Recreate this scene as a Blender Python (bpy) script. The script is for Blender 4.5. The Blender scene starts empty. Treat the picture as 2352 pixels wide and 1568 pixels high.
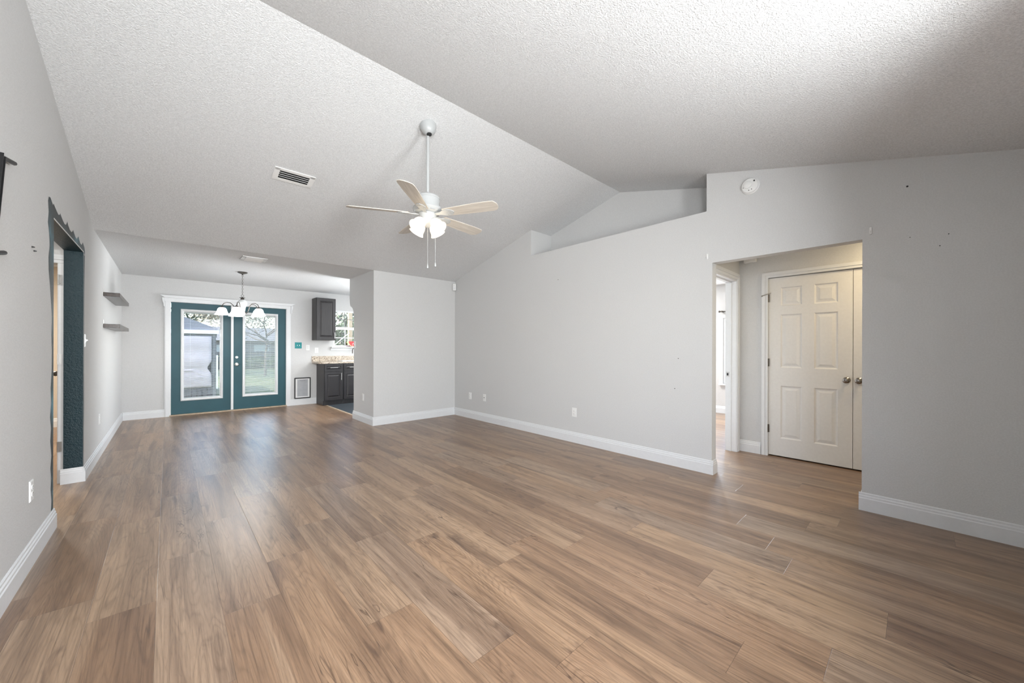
import bpy, bmesh, math, random
from mathutils import Vector, Matrix
random.seed(7)
sc = bpy.context.scene
COL = sc.collection

# ------------------------------------------------------------------ camera
cam_d = bpy.data.cameras.new('camera')
cam = bpy.data.objects.new('camera', cam_d)
COL.objects.link(cam)
sc.camera = cam
cam_d.sensor_width = 36.0
cam_d.lens = 855.38 / 2352 * 36.0
cam_d.shift_y = 15.5 / 2352
cam_d.clip_start = 0.02
cam_d.clip_end = 300
cam.matrix_world = (Matrix.Translation((0, 0, 1.22)) @ Matrix.Rotation(-0.7456, 4, 'Z')
                    @ Matrix.Rotation(math.radians(90), 4, 'X') @ Matrix.Rotation(0.0027, 4, 'Z'))

# ------------------------------------------------------------------ world, sun, fill and room lamps
world = bpy.data.worlds.new('sky')
sc.world = world
world.use_nodes = True
wn = world.node_tree
wn.nodes.clear()
w_out = wn.nodes.new('ShaderNodeOutputWorld')
w_bg = wn.nodes.new('ShaderNodeBackground')
w_sky = wn.nodes.new('ShaderNodeTexSky')
w_sky.sky_type = 'NISHITA'
w_sky.sun_disc = False
w_sky.sun_elevation = math.radians(50)
w_sky.sun_rotation = math.radians(280)
w_sky.air_density = 1.0
w_sky.dust_density = 2.5
w_sky.ozone_density = 1.0
w_bg.inputs['Strength'].default_value = 0.9
wn.links.new(w_sky.outputs[0], w_bg.inputs['Color'])
wn.links.new(w_bg.outputs[0], w_out.inputs['Surface'])


def lamp(name, kind, energy, loc, rot=(0, 0, 0), size=None, size_y=None, color=(1, 1, 1), radius=None):
    d = bpy.data.lights.new(name, kind)
    d.energy = energy
    d.color = color
    if kind == 'AREA':
        d.shape = 'RECTANGLE'
        d.size = size
        d.size_y = size_y or size
    elif kind == 'SUN':
        d.angle = math.radians(0.6)
    else:
        d.shadow_soft_size = radius or 0.03
    o = bpy.data.objects.new(name, d)
    o.location = loc
    o.rotation_euler = rot
    COL.objects.link(o)
    return o


sun = lamp('sun', 'SUN', 7.0, (-6, 12, 9), color=(1.0, 0.95, 0.87))
sun.rotation_euler = Vector((1.0, -0.16, -1.35)).to_track_quat('-Z', 'Y').to_euler()
# unseen fill lamps added at invented front, bedroom and kitchen window openings
for wx, ww, pw, pb, yaw, sp in ((-0.05, 0.80, 55, 2.5, -14, 130), (1.83, 0.66, 40, 2, 5, 145)):
    o_ = lamp('front_fill', 'AREA', pw, (wx, -0.53, 1.66), (math.radians(89), 0, math.radians(yaw)), ww, 0.85, (0.96, 0.985, 1.0))
    o_.data.spread = math.radians(sp)
    # upward fill lamp added to brighten the vault
    lamp('front_up_fill', 'AREA', pb, (wx, -0.50, 0.80), (math.radians(124), 0, math.radians(yaw)), ww, 0.3, (1.0, 0.99, 0.97))
o_ = lamp('kitchen_side_fill', 'AREA', 100, (5.20, 7.00, 1.35), (math.radians(114), 0, math.radians(117)), 1.6, 1.1, (0.95, 0.98, 1.0))  # added fill, out of view, brightens the dining end and flat ceiling
o_.data.spread = math.radians(115)
lamp('bedroom_fill', 'AREA', 110, (7.68, 3.6, 1.4), (math.radians(90), 0, math.radians(90)), 1.3, 1.3, (0.95, 0.98, 1.0))  # added fill at a hidden second opening, brightens the bedroom
lamp('bedroom_top_fill', 'AREA', 35, (6.4, 3.4, 2.40), (0, 0, 0), 0.5, 0.5, (1.0, 0.98, 0.95))  # unseen overhead fill added to lift the bedroom
lamp('kitchen_top_fill', 'AREA', 16, (4.1, 7.4, 2.40), (0, 0, 0), 0.5, 0.5, (1.0, 0.95, 0.88))  # unseen overhead fill added to brighten the kitchen side
lamp('hall_ceiling_light', 'AREA', 10, (4.62, -0.10, 2.40), (0, 0, 0), 0.25, 0.25, (1.0, 0.80, 0.50))
lamp('far_room_ceiling_light', 'AREA', 45, (-1.7, 7.2, 2.40), (0, 0, 0), 0.3, 0.3, (1.0, 0.91, 0.79))
lamp('vestibule_ceiling_light', 'AREA', 8, (-1.4, 4.4, 2.40), (0, 0, 0), 0.3, 0.3, (1.0, 0.95, 0.88))

sc.view_settings.view_transform = 'Standard'
sc.view_settings.look = 'None'
sc.view_settings.exposure = 0.66
sc.view_settings.gamma = 1.0
sc.view_settings.use_curve_mapping = False


# ------------------------------------------------------------------ node helper
class N:
    def __init__(self, name):
        self.m = bpy.data.materials.new(name)
        self.m.use_nodes = True
        self.t = self.m.node_tree
        self.t.nodes.clear()
        self.out = self.t.nodes.new('ShaderNodeOutputMaterial')

    def n(self, typ, ins=None, **props):
        nd = self.t.nodes.new(typ)
        for k, v in props.items():
            setattr(nd, k, v)
        for k, v in (ins or {}).items():
            if hasattr(v, 'links') and hasattr(v, 'node'):
                self.t.links.new(v, nd.inputs[k])
            else:
                nd.inputs[k].default_value = v
        return nd

    def math(self, op, a, b=0.0, c=0.0):
        return self.n('ShaderNodeMath', {0: a, 1: b, 2: c}, operation=op).outputs[0]

    def mix(self, fac, a, b, blend='MIX'):
        nd = self.n('ShaderNodeMix', {0: fac, 6: a, 7: b}, data_type='RGBA', blend_type=blend)
        return nd.outputs[2]

    def ramp(self, fac, stops):
        nd = self.n('ShaderNodeValToRGB', {0: fac})
        cr = nd.color_ramp
        while len(cr.elements) < len(stops):
            cr.elements.new(0.5)
        for e, (p, c) in zip(cr.elements, stops):
            e.position = p
            e.color = c if len(c) == 4 else (*c, 1)
        return nd.outputs[0]

    def coords(self):
        return self.n('ShaderNodeTexCoord').outputs['Object']

    def noise(self, vec, scale, detail=2.0, rough=0.5, dist=0.0):
        return self.n('ShaderNodeTexNoise', {'Vector': vec, 'Scale': scale, 'Detail': detail, 'Roughness': rough, 'Distortion': dist}).outputs['Fac']

    def bump(self, h, strength, dist):
        return self.n('ShaderNodeBump', {'Height': h, 'Strength': strength, 'Distance': dist}).outputs[0]

    def bsdf(self, color, rough=0.5, metal=0.0, normal=None, **kw):
        ins = {'Base Color': color, 'Roughness': rough, 'Metallic': metal}
        if normal is not None:
            ins['Normal'] = normal
        ins.update(kw)
        b = self.n('ShaderNodeBsdfPrincipled', ins)
        self.t.links.new(b.outputs[0], self.out.inputs['Surface'])
        return b

    def surf(self, socket):
        self.t.links.new(socket, self.out.inputs['Surface'])


def srgb(r, g, b):
    f = lambda c: (c / 12.92 if c <= 0.04045 else ((c + 0.055) / 1.055) ** 2.4)
    return (f(r / 255), f(g / 255), f(b / 255), 1.0)


def plain(name, col, rough=0.5, metal=0.0, grain=0.03, scale=40.0, **kw):
    k = N(name)
    v = k.coords()
    nz = k.noise(v, scale, 3)
    dark = tuple(c * (1 - grain) for c in col[:3]) + (1,)
    lite = tuple(min(1, c * (1 + grain)) for c in col[:3]) + (1,)
    k.bsdf(k.ramp(nz, [(0.3, dark), (0.7, lite)]), rough, metal, **kw)
    return k.m


def textured(name, col, scale, strength, dist, rough=0.9, spk=0.05, detail=3.0):
    """painted plaster with a sprayed grain"""
    k = N(name)
    v = k.coords()
    n1 = k.noise(v, scale, detail, 0.6)
    n2 = k.noise(v, scale * 2.7, 2, 0.5)
    h = k.math('ADD', n1, k.math('MULTIPLY', n2, 0.4))
    big = k.noise(v, 0.8, 2)
    c = k.mix(big, tuple(x * 0.985 for x in col[:3]) + (1,), tuple(min(1, x * 1.015) for x in col[:3]) + (1,))
    c = k.mix(k.ramp(n1, [(0.38, (1, 1, 1)), (0.62, (0, 0, 0))]), c, tuple(x * (1 - spk) for x in col[:3]) + (1,))
    k.bsdf(c, rough, 0.0, k.bump(h, strength, dist), **{'Specular IOR Level': 0.25})
    return k.m


M = {}
M['wall'] = textured('wall_paint', (0.63, 0.63, 0.626, 1), 110, 0.35, 0.004)
M['ceiling'] = textured('ceiling_popcorn', (0.80, 0.805, 0.81, 1), 105, 0.8, 0.010, spk=0.16, detail=4)
M['beige_wall'] = textured('beige_wall_paint', (0.64, 0.56, 0.46, 1), 110, 0.3, 0.004)
M['trim'] = plain('white_trim_paint', (0.73, 0.74, 0.75, 1), 0.35, grain=0.015)
M['door_white'] = plain('white_door_paint', (0.74, 0.73, 0.71, 1), 0.4, grain=0.02)
M['plastic'] = plain('white_plastic', (0.80, 0.80, 0.79, 1), 0.35, grain=0.01)
M['dark_slot'] = plain('dark_slot', (0.02, 0.02, 0.02, 1), 0.7)
M['black_metal'] = plain('black_metal', (0.015, 0.015, 0.016, 1), 0.45, 0.3)
M['steel'] = plain('brushed_nickel', (0.55, 0.54, 0.52, 1), 0.3, 1.0, grain=0.08, scale=90)
M['dark_nickel'] = plain('dark_satin_nickel', (0.30, 0.28, 0.26, 1), 0.22, 1.0, grain=0.08)
M['bronze'] = plain('dark_bronze', (0.10, 0.09, 0.08, 1), 0.35, 0.8)
M['fan_white'] = plain('fan_enamel', (0.42, 0.43, 0.43, 1), 0.35, grain=0.01)
M['teal_plate'] = None
M['black_plastic'] = plain('black_plastic', (0.012, 0.012, 0.013, 1), 0.4)
M['grey_flap'] = plain('translucent_grey_flap', (0.40, 0.41, 0.43, 1), 0.3, grain=0.06, scale=14)
M['tan'] = plain('light_tan_threshold', (0.46, 0.36, 0.26, 1), 0.5, grain=0.15, scale=20)
M['lumber'] = plain('pale_lumber', (0.32, 0.22, 0.12, 1), 0.8, grain=0.2, scale=12)
M['white_pole'] = plain('white_metal_pole', (0.8, 0.8, 0.8, 1), 0.4)
M['red'] = plain('red_glaze', (0.60, 0.02, 0.025, 1), 0.3)
M['cream'] = plain('cream_glaze', (0.80, 0.66, 0.40, 1), 0.4)
M['bark'] = plain('grey_bark', (0.13, 0.10, 0.085, 1), 0.95, grain=0.3, scale=15)


def m_teal_paint(name, c, scale=85, strength=0.8, rough=0.45):
    k = N(name)
    v = k.coords()
    n1 = k.noise(v, scale, 3, 0.6)
    c2 = tuple(min(1, x * 1.35) for x in c[:3]) + (1,)
    big = k.noise(v, 5, 3)
    k.bsdf(k.mix(big, c, c2), rough, 0, k.bump(n1, strength, 0.008), **{'Specular IOR Level': 0.32})
    return k.m


M['teal_reveal'] = m_teal_paint('dark_teal_wall_paint', (0.010, 0.027, 0.034, 1), 70, 1.0, 0.36)
M['teal_door'] = m_teal_paint('teal_door_paint', (0.018, 0.070, 0.088, 1), 60, 0.12, 0.4)


def m_old_paint():
    k = N('old_blue_grey_paint')
    v = k.coords()
    n = k.noise(v, 3.0, 3)
    f = k.noise(v, 90, 2)
    c = k.ramp(n, [(0.40, (0.028, 0.036, 0.038)), (0.56, (0.045, 0.080, 0.095)), (0.70, (0.10, 0.24, 0.30))])
    k.bsdf(c, 0.5, 0, k.bump(f, 0.5, 0.004))
    return k.m


M['old_paint'] = m_old_paint()


def m_floor():
    k = N('wood_plank_floor')
    v = k.coords()
    s = k.n('ShaderNodeSeparateXYZ', {0: v})
    x, y = s.outputs[0], s.outputs[1]
    W, L = 0.226, 1.22
    u = k.math('DIVIDE', k.math('ADD', x, 0.038), W)
    col = k.math('FLOOR', u)
    off = k.n('ShaderNodeTexWhiteNoise', {'W': k.math('ADD', col, 3.7)}, noise_dimensions='1D').outputs['Value']
    vv = k.math('ADD', k.math('DIVIDE', y, L), off)
    row = k.math('FLOOR', vv)
    idv = k.n('ShaderNodeCombineXYZ', {0: col, 1: row, 2: 0.5}).outputs[0]
    wn_ = k.n('ShaderNodeTexWhiteNoise', {'Vector': idv}, noise_dimensions='3D')
    rnd = wn_.outputs['Value']
    rs = k.n('ShaderNodeSeparateColor', {0: wn_.outputs['Color']})
    r2, r3 = rs.outputs[0], rs.outputs[1]
    fx = k.math('FRACT', u)
    fy = k.math('FRACT', vv)
    # plank-local coordinates, shifted per plank so that no two planks share a figure
    gx = k.math('ADD', x, k.math('MULTIPLY', r2, 37.0))
    gy = k.math('ADD', y, k.math('MULTIPLY', r3, 53.0))
    def vec(sx, sy):
        return k.n('ShaderNodeCombineXYZ', {0: k.math('MULTIPLY', gx, sx), 1: k.math('MULTIPLY', gy, sy), 2: 0.0}).outputs[0]
    base = k.ramp(rnd, [(0.0, srgb(135, 107, 83)), (0.3, srgb(149, 119, 93)), (0.6, srgb(159, 130, 102)), (0.85, srgb(156, 133, 112)), (1.0, srgb(142, 113, 88))])
    broad = k.noise(vec(10.0, 0.75), 1.0, 4, 0.55, 0.8)
    fine = k.noise(vec(120.0, 1.7), 1.0, 5, 0.66, 0.5)
    pore = k.noise(vec(420.0, 14.0), 1.0, 3, 0.6, 0.0)
    # cathedral figure: contour lines of a stretched noise
    fig = k.noise(vec(5.0, 0.50), 1.0, 3, 0.42, 0.3)
    rings = k.math('PINGPONG', k.math('MULTIPLY', fig, 34.0), 0.5)
    ringm = k.ramp(rings, [(0.0, (0.55, 0.53, 0.51)), (0.20, (0.92, 0.92, 0.92)), (0.5, (1.05, 1.05, 1.05))])
    c = k.mix(k.ramp(broad, [(0.44, (0, 0, 0)), (0.72, (0.9, 0.9, 0.9))]), base, srgb(100, 76, 58))
    c = k.mix(k.ramp(broad, [(0.24, (0.55, 0.55, 0.55)), (0.42, (0, 0, 0))]), c, srgb(176, 150, 124))
    c = k.mix(0.80, c, k.ramp(fine, [(0.32, (0.56, 0.53, 0.51)), (0.50, (1, 1, 1)), (0.66, (1.14, 1.13, 1.12))]), 'MULTIPLY')
    c = k.mix(0.40, c, k.ramp(pore, [(0.33, (0.55, 0.52, 0.5)), (0.5, (1, 1, 1))]), 'MULTIPLY')
    c = k.mix(0.45, c, ringm, 'MULTIPLY')
    # knots and dark streaks
    kn = k.noise(vec(11.0, 2.4), 1.0, 3, 0.5, 1.2)
    c = k.mix(k.ramp(kn, [(0.63, (0, 0, 0)), (0.76, (0.75, 0.75, 0.75))]), c, srgb(74, 54, 42))
    # thin dark checks where a second stretched noise crosses its middle
    ck = k.noise(vec(9.0, 0.9), 1.0, 3, 0.6, 1.0)
    line = k.ramp(k.math('ABSOLUTE', k.math('SUBTRACT', ck, 0.5)), [(0.0, (1, 1, 1)), (0.012, (0, 0, 0))])
    msk = k.ramp(k.noise(vec(6.0, 1.6), 1.0, 2, 0.5, 0.0), [(0.54, (0, 0, 0)), (0.64, (0.8, 0.8, 0.8))])
    c = k.mix(k.math('MULTIPLY', line, msk), c, srgb(66, 47, 36))
    ex = k.math('MINIMUM', fx, k.math('SUBTRACT', 1.0, fx))
    ey = k.math('MINIMUM', fy, k.math('SUBTRACT', 1.0, fy))
    gxm = k.ramp(k.math('MULTIPLY', ex, W * 250), [(0.0, (0, 0, 0)), (0.30, (1, 1, 1))])
    gym = k.ramp(k.math('MULTIPLY', ey, L * 250), [(0.0, (0, 0, 0)), (0.32, (1, 1, 1))])
    g = k.math('MULTIPLY', gxm, gym)
    c = k.mix(g, k.mix(1.0, c, (0.42, 0.38, 0.36, 1), 'MULTIPLY'), c)
    h = k.math('ADD', k.math('MULTIPLY', g, 0.6), k.math('ADD', k.math('MULTIPLY', fine, 0.30), k.math('MULTIPLY', pore, 0.12)))
    rough = k.math('ADD', 0.25, k.math('MULTIPLY', fine, 0.14))
    k.bsdf(c, rough, 0.0, k.bump(h, 0.30, 0.004), **{'Specular IOR Level': 0.9})
    return k.m


M['floor'] = m_floor()


def m_kitchen_floor():
    k = N('slate_plank_floor')
    v = k.coords()
    s = k.n('ShaderNodeSeparateXYZ', {0: v})
    w = k.math('FRACT', k.math('DIVIDE', s.outputs[1], 0.15))
    st = k.n('ShaderNodeCombineXYZ', {0: k.math('MULTIPLY', s.outputs[0], 2.0), 1: k.math('MULTIPLY', s.outputs[1], 26.0), 2: 0.0}).outputs[0]
    nz = k.noise(st, 1.0, 5, 0.6, 0.5)
    c = k.ramp(nz, [(0.3, (0.035, 0.045, 0.055)), (0.55, (0.075, 0.09, 0.105)), (0.8, (0.14, 0.16, 0.175))])
    edge = k.ramp(w, [(0.0, (0.4, 0.4, 0.4)), (0.03, (1, 1, 1))])
    c = k.mix(1.0, c, edge, 'MULTIPLY')
    k.bsdf(c, 0.3)
    return k.m


M['kitchen_floor'] = m_kitchen_floor()


def m_cabinet():
    k = N('espresso_stained_wood')
    v = k.coords()
    mp = k.n('ShaderNodeMapping', {0: v, 'Scale': (30.0, 30.0, 2.5)}).outputs[0]
    nz = k.noise(mp, 1.5, 4, 0.6)
    c = k.ramp(nz, [(0.3, (0.009, 0.008, 0.009)), (0.7, (0.024, 0.020, 0.021))])
    k.bsdf(c, 0.38)
    return k.m


M['cabinet'] = m_cabinet()


def m_granite():
    k = N('beige_speckled_granite')
    v = k.coords()
    vo = k.n('ShaderNodeTexVoronoi', {'Vector': v, 'Scale': 85.0}).outputs['Color']
    val = k.n('ShaderNodeSeparateColor', {0: vo}).outputs[0]
    c = k.ramp(val, [(0.0, (0.10, 0.075, 0.06)), (0.16, (0.30, 0.23, 0.17)), (0.35, (0.58, 0.49, 0.38)), (0.7, (0.66, 0.58, 0.48)), (1.0, (0.42, 0.35, 0.29))])
    k.bsdf(c, 0.15)
    return k.m


M['granite'] = m_granite()


def m_shelf():
    k = N('dark_walnut_board')
    v = k.coords()
    mp = k.n('ShaderNodeMapping', {0: v, 'Scale': (40.0, 3.0, 40.0)}).outputs[0]
    nz = k.noise(mp, 1.0, 4, 0.6)
    c = k.ramp(nz, [(0.3, (0.030, 0.019, 0.014)), (0.7, (0.075, 0.048, 0.036))])
    k.bsdf(c, 0.25)
    return k.m


M['shelf'] = m_shelf()


def m_blade():
    k = N('whitewashed_oak_blade')
    v = k.coords()
    mp = k.n('ShaderNodeMapping', {0: v, 'Scale': (3.0, 45.0, 20.0)}).outputs[0]
    nz = k.noise(mp, 1.0, 4, 0.6)
    c = k.ramp(nz, [(0.3, (0.47, 0.42, 0.36)), (0.7, (0.66, 0.61, 0.54))])
    k.bsdf(c, 0.4)
    return k.m


M['blade'] = m_blade()


def m_glass():
    k = N('clear_pane_glass')
    tr = k.n('ShaderNodeBsdfTransparent', {0: (0.96, 0.98, 0.97, 1)})
    gl = k.n('ShaderNodeBsdfGlossy', {0: (1, 1, 1, 1), 'Roughness': 0.02})
    fr = k.n('ShaderNodeFresnel', {0: 1.45})
    f = k.math('MULTIPLY', fr.outputs[0], 0.8)
    mx = k.n('ShaderNodeMixShader', {0: f, 1: tr.outputs[0], 2: gl.outputs[0]})
    k.surf(mx.outputs[0])
    return k.m


M['glass'] = m_glass()


def m_shade(name, tint, emit):
    k = N(name)
    v = k.coords()
    nz = k.noise(v, 18, 3, 0.6, 1.0)
    c = k.ramp(nz, [(0.3, tuple(x * 0.9 for x in tint) + (1,)), (0.7, tint + (1,))])
    tl = k.n('ShaderNodeBsdfTranslucent', {0: c})
    df = k.n('ShaderNodeBsdfDiffuse', {0: c})
    tr = k.n('ShaderNodeBsdfTransparent', {0: tint + (1,)})
    em = k.n('ShaderNodeEmission', {0: c, 1: emit})
    m1 = k.n('ShaderNodeMixShader', {0: 0.5, 1: tl.outputs[0], 2: df.outputs[0]})
    m2 = k.n('ShaderNodeMixShader', {0: 0.45, 1: m1.outputs[0], 2: tr.outputs[0]})
    ad = k.n('ShaderNodeAddShader', {0: m2.outputs[0], 1: em.outputs[0]})
    k.surf(ad.outputs[0])
    return k.m


M['fan_shade'] = m_shade('lit_frosted_glass_warm', (1.0, 0.95, 0.86), 0.35)
M['chandelier_shade'] = m_shade('lit_alabaster_glass', (0.97, 0.98, 1.0), 0.40)


def m_emit(name, c, s):
    k = N(name)
    e = k.n('ShaderNodeEmission', {0: c + (1,), 1: s})
    k.surf(e.outputs[0])
    return k.m


M['bulb_warm'] = m_emit('lit_bulb_warm', (1.0, 0.9, 0.74), 3)
M['bulb_cool'] = m_emit('lit_bulb_cool', (1.0, 0.98, 0.94), 5)
M['ceramic'] = plain('white_alabaster_body', (0.72, 0.74, 0.74, 1), 0.3, grain=0.12, scale=16)


def m_teal_plate():
    k = N('turquoise_ornate_plate')
    v = k.coords()
    vo = k.n('ShaderNodeTexVoronoi', {'Vector': v, 'Scale': 45.0}).outputs['Distance']
    c = k.ramp(vo, [(0.1, (0.0, 0.10, 0.13)), (0.5, (0.0, 0.27, 0.28))])
    k.bsdf(c, 0.3)
    return k.m


M['teal_plate'] = m_teal_plate()


def m_leaf(name, c1, c2):
    k = N(name)
    v = k.coords()
    nz = k.noise(v, 2.5, 4, 0.7)
    k.bsdf(k.ramp(nz, [(0.3, c1 + (1,)), (0.7, c2 + (1,))]), 0.7)
    return k.m


M['leaf_dark'] = m_leaf('dark_green_leaves', (0.010, 0.022, 0.008), (0.037, 0.065, 0.020))
M['leaf_light'] = m_leaf('yellow_green_leaves', (0.024, 0.044, 0.010), (0.080, 0.108, 0.028))
M['leaf_dry'] = m_leaf('dry_tan_leaves', (0.16, 0.125, 0.085), (0.30, 0.26, 0.19))


def m_ground():
    k = N('winter_lawn')
    v = k.coords()
    a = k.noise(v, 1.2, 5, 0.7)
    b = k.noise(v, 45, 3, 0.7)
    c = k.ramp(a, [(0.35, (0.040, 0.060, 0.020)), (0.55, (0.088, 0.100, 0.048)), (0.7, (0.128, 0.124, 0.080))])
    c = k.mix(0.6, c, k.ramp(b, [(0.3, (0.45, 0.45, 0.45)), (0.7, (1.2, 1.2, 1.2))]), 'MULTIPLY')
    k.bsdf(c, 0.95, 0, k.bump(b, 0.5, 0.03))
    return k.m


M['lawn'] = m_ground()


def m_siding(name, c, pitch):
    k = N(name)
    v = k.coords()
    s = k.n('ShaderNodeSeparateXYZ', {0: v})
    f = k.math('FRACT', k.math('DIVIDE', s.outputs[2], pitch))
    cc = k.ramp(f, [(0.0, tuple(x * 0.55 for x in c) + (1,)), (0.12, c + (1,)), (1.0, c + (1,))])
    k.bsdf(cc, 0.7)
    return k.m


M['siding'] = m_siding('lavender_grey_siding', (0.180, 0.165, 0.180), 0.10)
M['shingle'] = m_siding('grey_shingles', (0.080, 0.074, 0.080), 0.13)
M['tarp'] = plain('mauve_grey_tarp', (0.50, 0.40, 0.39, 1), 0.6, grain=0.06, scale=3)
M['skirt'] = plain('weathered_skirting', (0.10, 0.085, 0.085, 1), 0.9, grain=0.3, scale=12)
M['post'] = plain('grey_post', (0.14, 0.13, 0.13, 1), 0.8)


# ------------------------------------------------------------------ mesh helpers
def new():
    return bmesh.new()


def box(bm, x0, x1, y0, y1, z0, z1, T=None):
    vs = [bm.verts.new(Vector(p)) for p in ((x0, y0, z0), (x1, y0, z0), (x1, y1, z0), (x0, y1, z0), (x0, y0, z1), (x1, y0, z1), (x1, y1, z1), (x0, y1, z1))]
    for f in ((0, 3, 2, 1), (4, 5, 6, 7), (0, 1, 5, 4), (1, 2, 6, 5), (2, 3, 7, 6), (3, 0, 4, 7)):
        bm.faces.new([vs[i] for i in f])
    if T is not None:
        for v in vs:
            v.co = T @ v.co
    return vs


def prism(bm, pts, axis, a0, a1, T=None):
    """extrude a polygon; axis 'x': pts are (y,z); 'y': (x,z); 'z': (x,y)"""
    def P(p, a):
        return {'x': (a, p[0], p[1]), 'y': (p[0], a, p[1]), 'z': (p[0], p[1], a)}[axis]
    lo = [bm.verts.new(P(p, a0)) for p in pts]
    hi = [bm.verts.new(P(p, a1)) for p in pts]
    n = len(pts)
    fs = [bm.faces.new(lo[::-1]), bm.faces.new(hi)]
    for i in range(n):
        fs.append(bm.faces.new((lo[i], lo[(i + 1) % n], hi[(i + 1) % n], hi[i])))
    if T is not None:
        for v in lo + hi:
            v.co = T @ v.co
    return fs


def lathe(bm, prof, seg=32, T=None, caps=(True, True)):
    """prof: (r, z) list, axis z"""
    rings = []
    vs_all = []
    for r, z in prof:
        if r < 1e-6:
            v = bm.verts.new((0, 0, z))
            rings.append([v])
            vs_all.append(v)
        else:
            rg = [bm.verts.new((r * math.cos(2 * math.pi * i / seg), r * math.sin(2 * math.pi * i / seg), z)) for i in range(seg)]
            rings.append(rg)
            vs_all += rg
    for a, b in zip(rings[:-1], rings[1:]):
        for i in range(seg):
            j = (i + 1) % seg
            if len(a) == 1 and len(b) == 1:
                continue
            if len(a) == 1:
                bm.faces.new((a[0], b[i], b[j]))
            elif len(b) == 1:
                bm.faces.new((a[i], b[0], a[j]))
            else:
                bm.faces.new((a[i], b[i], b[j], a[j]))
    if caps[0] and len(rings[0]) > 1:
        bm.faces.new(rings[0])
    if caps[1] and len(rings[-1]) > 1:
        bm.faces.new(rings[-1][::-1])
    if T is not None:
        for v in vs_all:
            v.co = T @ v.co


def tube(bm, pts, r, seg=8, radii=None):
    pts = [Vector(p) for p in pts]
    rings = []
    up = Vector((0, 0, 1))
    for i, p in enumerate(pts):
        d = (pts[min(i + 1, len(pts) - 1)] - pts[max(i - 1, 0)]).normalized()
        a = d.cross(up)
        if a.length < 1e-3:
            a = d.cross(Vector((1, 0, 0)))
        a.normalize()
        b = d.cross(a)
        rr = radii[i] if radii else r
        rings.append([bm.verts.new(p + a * rr * math.cos(2 * math.pi * k / seg) + b * rr * math.sin(2 * math.pi * k / seg)) for k in range(seg)])
    for a, b in zip(rings[:-1], rings[1:]):
        for k in range(seg):
            bm.faces.new((a[k], a[(k + 1) % seg], b[(k + 1) % seg], b[k]))
    bm.faces.new(rings[0][::-1])
    bm.faces.new(rings[-1])


def panel_face(bm, xs, zs, panels, w0, P, sink=0.008, bev=0.012, flat=0.014, rise=0.024, up=0.006):
    """front face of a panelled door: grid xs x zs, cells in panels get a sunk and raised field. P(u,v,w)->world."""
    for i in range(len(xs) - 1):
        for j in range(len(zs) - 1):
            a, b, c, d = xs[i], xs[i + 1], zs[j], zs[j + 1]
            if (i, j) in panels:
                lv = [(0, 0), (bev, -sink), (bev + flat, -sink), (bev + flat + rise, -sink + up), ]
                rings = []
                for ins, dw in lv:
                    rings.append([bm.verts.new(P(u, v, w0 + dw)) for u, v in ((a + ins, c + ins), (b - ins, c + ins), (b - ins, d - ins), (a + ins, d - ins))])
                for r0, r1 in zip(rings[:-1], rings[1:]):
                    for q in range(4):
                        bm.faces.new((r0[q], r0[(q + 1) % 4], r1[(q + 1) % 4], r1[q]))
                bm.faces.new(rings[-1])
            else:
                bm.faces.new([bm.verts.new(P(u, v, w0)) for u, v in ((a, c), (b, c), (b, d), (a, d))])


def slab_sides(bm, u0, u1, v0, v1, w0, w1, P):
    q = lambda u, v, w: bm.verts.new(P(u, v, w))
    for (a, b) in (((u0, v0), (u1, v0)), ((u1, v0), (u1, v1)), ((u1, v1), (u0, v1)), ((u0, v1), (u0, v0))):
        bm.faces.new((q(*a, w0), q(*b, w0), q(*b, w1), q(*a, w1)))
    bm.faces.new((q(u0, v0, w0), q(u1, v0, w0), q(u1, v1, w0), q(u0, v1, w0)))


def obj(name, bm, mat, parent=None, label=None, cat=None, group=None, kind=None, smooth=False, bevel=0.0, loc=None, weld=True):
    if weld:
        bmesh.ops.remove_doubles(bm, verts=bm.verts, dist=1e-5)
    bmesh.ops.recalc_face_normals(bm, faces=bm.faces)
    me = bpy.data.meshes.new(name)
    bm.to_mesh(me)
    bm.free()
    if loc is not None:
        me.transform(Matrix.Translation(-Vector(loc)))
    me.materials.append(mat)
    o = bpy.data.objects.new(name, me)
    COL.objects.link(o)
    if loc is not None:
        o.location = loc
    if smooth:
        for p in me.polygons:
            p.use_smooth = True
        try:
            me.set_sharp_from_angle(angle=math.radians(40))
        except Exception:
            pass
    if bevel:
        b = o.modifiers.new('bevel', 'BEVEL')
        b.width = bevel
        b.segments = 2
        b.limit_method = 'ANGLE'
    if parent is not None:
        o.parent = parent
        # keep the world position of geometry written in world coordinates
        o.matrix_parent_inverse = parent.matrix_basis.inverted() if parent.parent is None else (parent.parent.matrix_basis @ parent.matrix_parent_inverse @ parent.matrix_basis).inverted()
    tag(o, label, cat, group, kind)
    return o


def tag(o, label=None, cat=None, group=None, kind=None):
    if label:
        o['label'] = label
    if cat:
        o['category'] = cat
    if group:
        o['group'] = group
    if kind:
        o['kind'] = kind
    return o


def empty(name, loc, label, cat, group=None, kind=None):
    o = bpy.data.objects.new(name, None)
    o.location = loc
    o.empty_display_size = 0.1
    COL.objects.link(o)
    return tag(o, label, cat, group, kind)


def boxes(*bs):
    bm = new()
    for b in bs:
        box(bm, *b)
    return bm


def frame4(x0, x1, y0, y1, z0, z1, t, bm=None):
    bm = bm or new()
    box(bm, x0, x0 + t, y0, y1, z0, z1)
    box(bm, x1 - t, x1, y0, y1, z0, z1)
    box(bm, x0 + t, x1 - t, y0, y1, z0, z0 + t)
    box(bm, x0 + t, x1 - t, y0, y1, z1 - t, z1)
    return bm


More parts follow.
